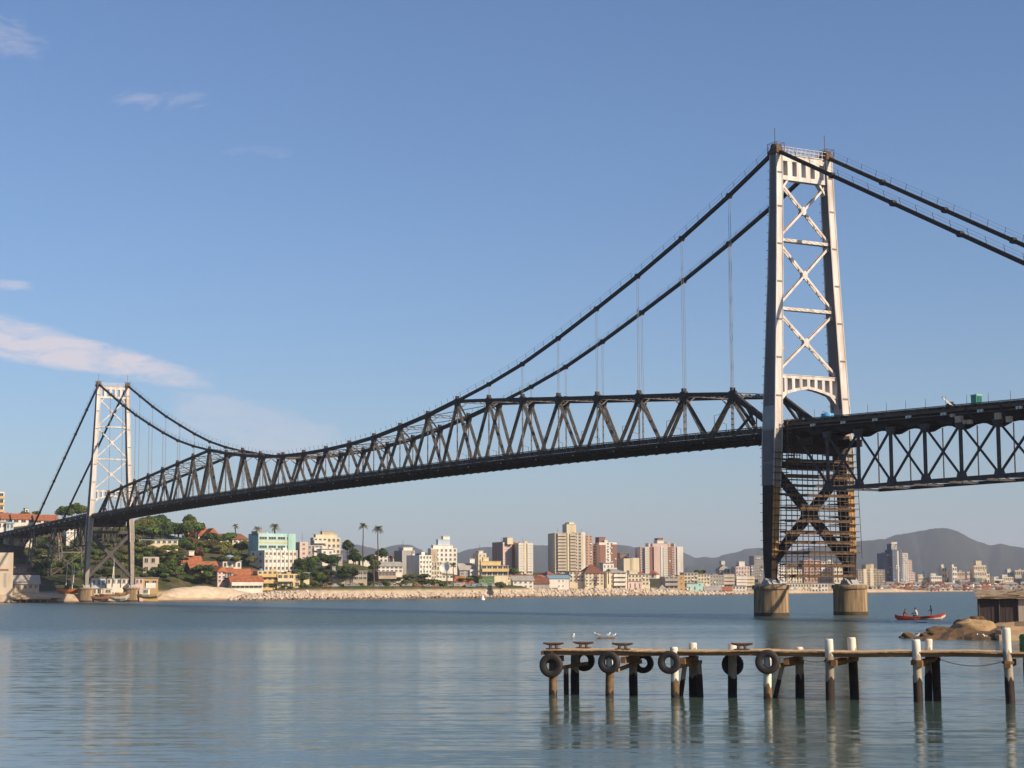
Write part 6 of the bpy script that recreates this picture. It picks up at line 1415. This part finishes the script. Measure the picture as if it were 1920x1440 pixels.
def tree(px, yb, d, hpx, wpx, kind, label, group, name='leafy_tree', z=None):
    s = d/FPX; p = at(px, yb, d); zz = p.z if z is None else z
    H, W_ = hpx*s, wpx*s; e = empty(name, (p.x, p.y, zz), TRD.uniform(0, 6.28)); tag(e, label, 'tree' if name != 'shrub' else 'shrub', group)
    sd = TRD.randrange(3); c = link('crown', CR[(sd, kind)], e); hz_ = H*.5 / (.95 if sd != 1 else .85)
    c.location = (0,0,H - hz_*.92); c.scale = (W_/2/.92, W_/2/.92, hz_)
    t_ = link('trunk', TK[TRD.randrange(3)], e); t_.scale = (W_*.5, W_*.5, H*.8)
    return e
def field(n, px0, px1, fy, d0, d1, hp, wp, kinds, label, group, name='leafy_tree', seed=1):
    rd = random.Random(seed)
    for _ in range(n):
        px = rd.uniform(px0, px1); k = rd.random(); d = max(d0 + (d1-d0)*k, shore_d(px) + 14); lo, hi = fy(px); y = lo + (hi-lo)*k + rd.uniform(-2,2)
        tree(px, y, d, rd.uniform(*hp), rd.uniform(*wp), rd.choice(kinds), label, group, name); ctrl(px, d, at(px, y, d).z - .3)
# hillside under and beside the far tower: lo = y at the near edge, hi = y at the far edge
field(36, 62, 172, lambda p: (1086, 1022), 572, 660, (16,26), (18,30), (0,1,2,0), 'leafy tree on the wooded slope under the left bridge end', 'trees under the left bridge end', seed=2)
field(30, 172, 262, lambda p: (1084, 1000), 575, 690, (18,28), (20,32), (0,1,0,2), 'leafy tree on the slope between the far tower legs and the hill', 'trees behind the far tower', seed=3)
field(26, 252, 368, lambda p: (1012, 992), 660, 700, (26,36), (28,44), (0,2,0,1), 'dense green tree of the wooded hilltop right of the far tower', 'trees on the wooded hilltop', seed=4)
field(12, 268, 345, lambda p: (999 + abs(p-295)*.38, 990 + abs(p-295)*.40), 690, 720, (28,34), (34,46), (0,2), 'dense green tree of the wooded hilltop right of the far tower', 'trees on the wooded hilltop', seed=14)
field(7, 116, 168, lambda p: (975, 970), 700, 730, (24,34), (26,36), (0,0,1), 'tree rising above the deck left of the far tower', 'trees above the deck by the far tower', seed=5)
field(8, 172, 250, lambda p: (985, 975), 690, 720, (20,30), (26,36), (0,2), 'tree on the ridge behind the end of the trussed deck', 'trees behind the truss end', seed=6)
field(8, 5, 110, lambda p: (968, 966), 785, 800, (8,12), (10,18), (1,0), 'bushy tree on the skyline behind the red roofed row', 'trees behind the red roofs', seed=7)
field(18, 250, 335, lambda p: (1046, 1026), 612, 640, (12,20), (16,24), (1,0,1), 'olive bush on the terrace below the white parapet', 'bushes below the white parapet', name='shrub', seed=8)
field(22, 282, 400, lambda p: (1090, 1070), 600, 618, (16,26), (22,34), (2,0,2,0), 'dark spreading tree behind the sand heap', 'trees behind the sand heap', seed=9)
field(22, 345, 462, lambda p: (1050, 1018), 642, 684, (20,30), (22,32), (3,0,1,2,3), 'green and russet tree on the slope left of the turquoise block', 'trees left of the turquoise block', seed=10)
field(30, 556, 705, lambda p: (1094, 1060), 612, 650, (18,30), (22,34), (2,0,2), 'dark green tree on the slope between the turquoise block and the palms', 'trees below the hill apartments', seed=11)
field(26, 560, 850, lambda p: (1104, 1096), 600, 616, (8,13), (14,22), (0,1,2), 'low shrub along the top of the rock wall', 'shrubs along the rock wall', name='shrub', seed=12)
field(26, 738, 852, lambda p: (1104 - max(0, 790-p)*.02, 1086 if p < 800 else 1098), 606, 630, (11,18), (18,26), (0,0,1), 'light green bush on the bank below the ribbed white block', 'bushes below the ribbed block', name='shrub', seed=13)
field(24, 262, 350, lambda p: (1062, 1024), 612, 655, (14,24), (20,30), (0,1,0,2), 'leafy tree on the slope right of the far tower above the sand heap', 'trees on the slope above the sand', seed=31)
field(14, 60, 330, lambda p: (1090, 1082), 585, 600, (10,18), (16,26), (1,0,2), 'low bushy tree along the foot of the wooded slope', 'trees at the foot of the slope', name='shrub', seed=32)  # low trees that carry the shrub name
field(10, 400, 480, lambda p: (1062, 1044), 625, 650, (12,20), (16,24), (0,1,2), 'small bushy tree between the orange roofs and the grey terrace block', 'trees by the orange roofs', name='shrub', seed=33)  # small trees, also under the shrub name
field(26, 330, 440, lambda p: (1092, 1084), 603, 616, (9,16), (16,26), (0,2,1), 'dark shrub between the sand heap and the orange roofed houses', 'shrubs behind the sand heap', name='shrub', seed=41)
field(20, 255, 345, lambda p: (1080, 1046), 602, 630, (14,22), (20,30), (0,2,0,1), 'leafy tree on the slope right of the far tower above the sand heap', 'trees on the slope above the sand', seed=42)
field(18, 60, 260, lambda p: (1060, 1010), 610, 670, (16,24), (20,30), (0,2,1), 'leafy tree on the wooded slope under the left bridge end', 'trees under the left bridge end', seed=43)
field(16, 480, 640, lambda p: (1106, 1100), 600, 612, (6,10), (12,20), (0,2,1), 'low shrub along the top of the rock wall', 'shrubs along the rock wall', name='shrub', seed=44)
tree(652, 1040, 664, 32, 27, 2, 'round dark tree standing alone beside the stepped apartment house', None); tree(664, 1042, 668, 16, 20, 2, 'smaller dark tree at the foot of the round dark tree', None)
tree(716, 1052, 668, 28, 26, 2, 'dark green tree between the two groups of white houses behind the palm', None)
field(6, 845, 905, lambda p: (1100, 1088), 628, 650, (8,14), (12,18), (1,0,3), 'small tree among the terraces left of the green wall', 'trees by the satellite dish', seed=15)
tree(938, 1108, 652, 22, 26, 1, 'bushy olive tree in front of the tan house by the green wall', None)
tree(962, 1082, 700, 22, 22, 0, 'green tree between the terraced house and the leftmost tower', None); tree(952, 1080, 705, 18, 20, 0, 'smaller green tree left beside the tree below the leftmost tower', None)
field(5, 1294, 1345, lambda p: (1080, 1076), 830, 900, (8,12), (10,16), (2,0), 'dark tree on the skyline right of the pink tower', 'trees right of the pink tower', seed=16)
field(14, 1610, 1930, lambda p: (1110, 1096), 1010, 1120, (6,11), (8,14), (2,0), 'dark tree between the small houses of the far right shore', 'trees among the far right houses', seed=17)
field(10, 1090, 1210, lambda p: (1112, 1104), 690, 700, (4,8), (6,12), (1,0), 'small bush on the shore below the cream apartment houses', 'bushes on the middle shore', name='shrub', seed=18)
# palms
def palm(px, ytop, ybase, d, rpx, label, fronds=30, thick=.24, drop=.42):
    a, c_ = at(px, ybase, d), at(px, ytop, d); H = c_.z - a.z; r_ = rpx*1.3*d/FPX; e = empty('palm_tree', a, TRD.uniform(0,6)); tag(e, label, 'palm'); ctrl(px, d, a.z - .2)
    b = MB(); prev = Vector((0,0,-2)); n = 8
    for k in range(n):
        p = Vector((.10*math.sin(k*.9)*.6, .06*math.cos(k), H*(k+1)/n)); b.tube(prev, p, thick*(1.15-.5*k/n), thick*(1.15-.5*(k+1)/n), 7, cap=False); prev = p
    b.tube((0,0,H-.2),(0,0,H+.9),thick*.8,thick*.4,7); b.build('trunk', [BARK], e)
    rd = random.Random(int(px)); V = []; F_ = []
    for k in range(fronds):
        az = k*2.4 + rd.uniform(-.2,.2); el = rd.uniform(-.35, 1.15); L_ = r_*rd.uniform(.85,1.1); dirh = Vector((math.cos(az), math.sin(az), 0)); sdv = Vector((-math.sin(az), math.cos(az), 0)); pts = []
        for i in range(8):
            u = i/7; pts.append(Vector((0,0,H+.5)) + dirh*(L_*u*math.cos(el)*(1-.1*u)) + Vector((0,0,L_*(u*math.sin(el) - drop*u*u*1.1))))
        for i in range(7):
            for sgn in (1,-1):
                for q in range(2):
                    u0 = pts[i].lerp(pts[i+1], q/2); wd = r_*.24*math.sin(math.pi*(.12+.85*(i+q/2)/7)); o = len(V)
                    tip = u0 + sdv*sgn*wd + (pts[i+1]-pts[i])*.7 + Vector((0,0,-wd*.55)); V += [tuple(u0), tuple(u0 + (pts[i+1]-pts[i])*.42), tuple(tip)]; F_.append((o,o+1,o+2))
    me = bpy.data.meshes.new('crown'); me.from_pydata(V, [], F_); me.materials.append(LEAF[1]); me.update(); link('crown', me, e)
    return e
palm(680.5, 988, 1050, 655, 9.5, 'tall slender palm, left of the pair standing above the skyline')
palm(708.5, 994, 1074, 640, 11, 'tall slender palm, right of the pair standing above the skyline')
palm(701, 1052, 1092, 622, 9, 'shorter palm below and left of the tall right palm')
palm(441.5, 988, 1010, 720, 6.5, 'small palm on the hilltop left of the turquoise block', thick=.3)
palm(515, 990, 1012, 690, 10.5, 'bushy palm behind the right of the turquoise roof', thick=.4); palm(482, 993, 1012, 692, 8, 'bushy palm behind the left corner of the turquoise roof', thick=.4)
palm(838, 1058, 1086, 640, 6, 'small palm beside the satellite dish', thick=.2); palm(850, 1060, 1088, 642, 6.5, 'small palm right of the satellite dish palm', thick=.2); palm(1141, 1071, 1086, 715, 5, 'little palm in front of the white box between cream houses', thick=.2)
build_land()
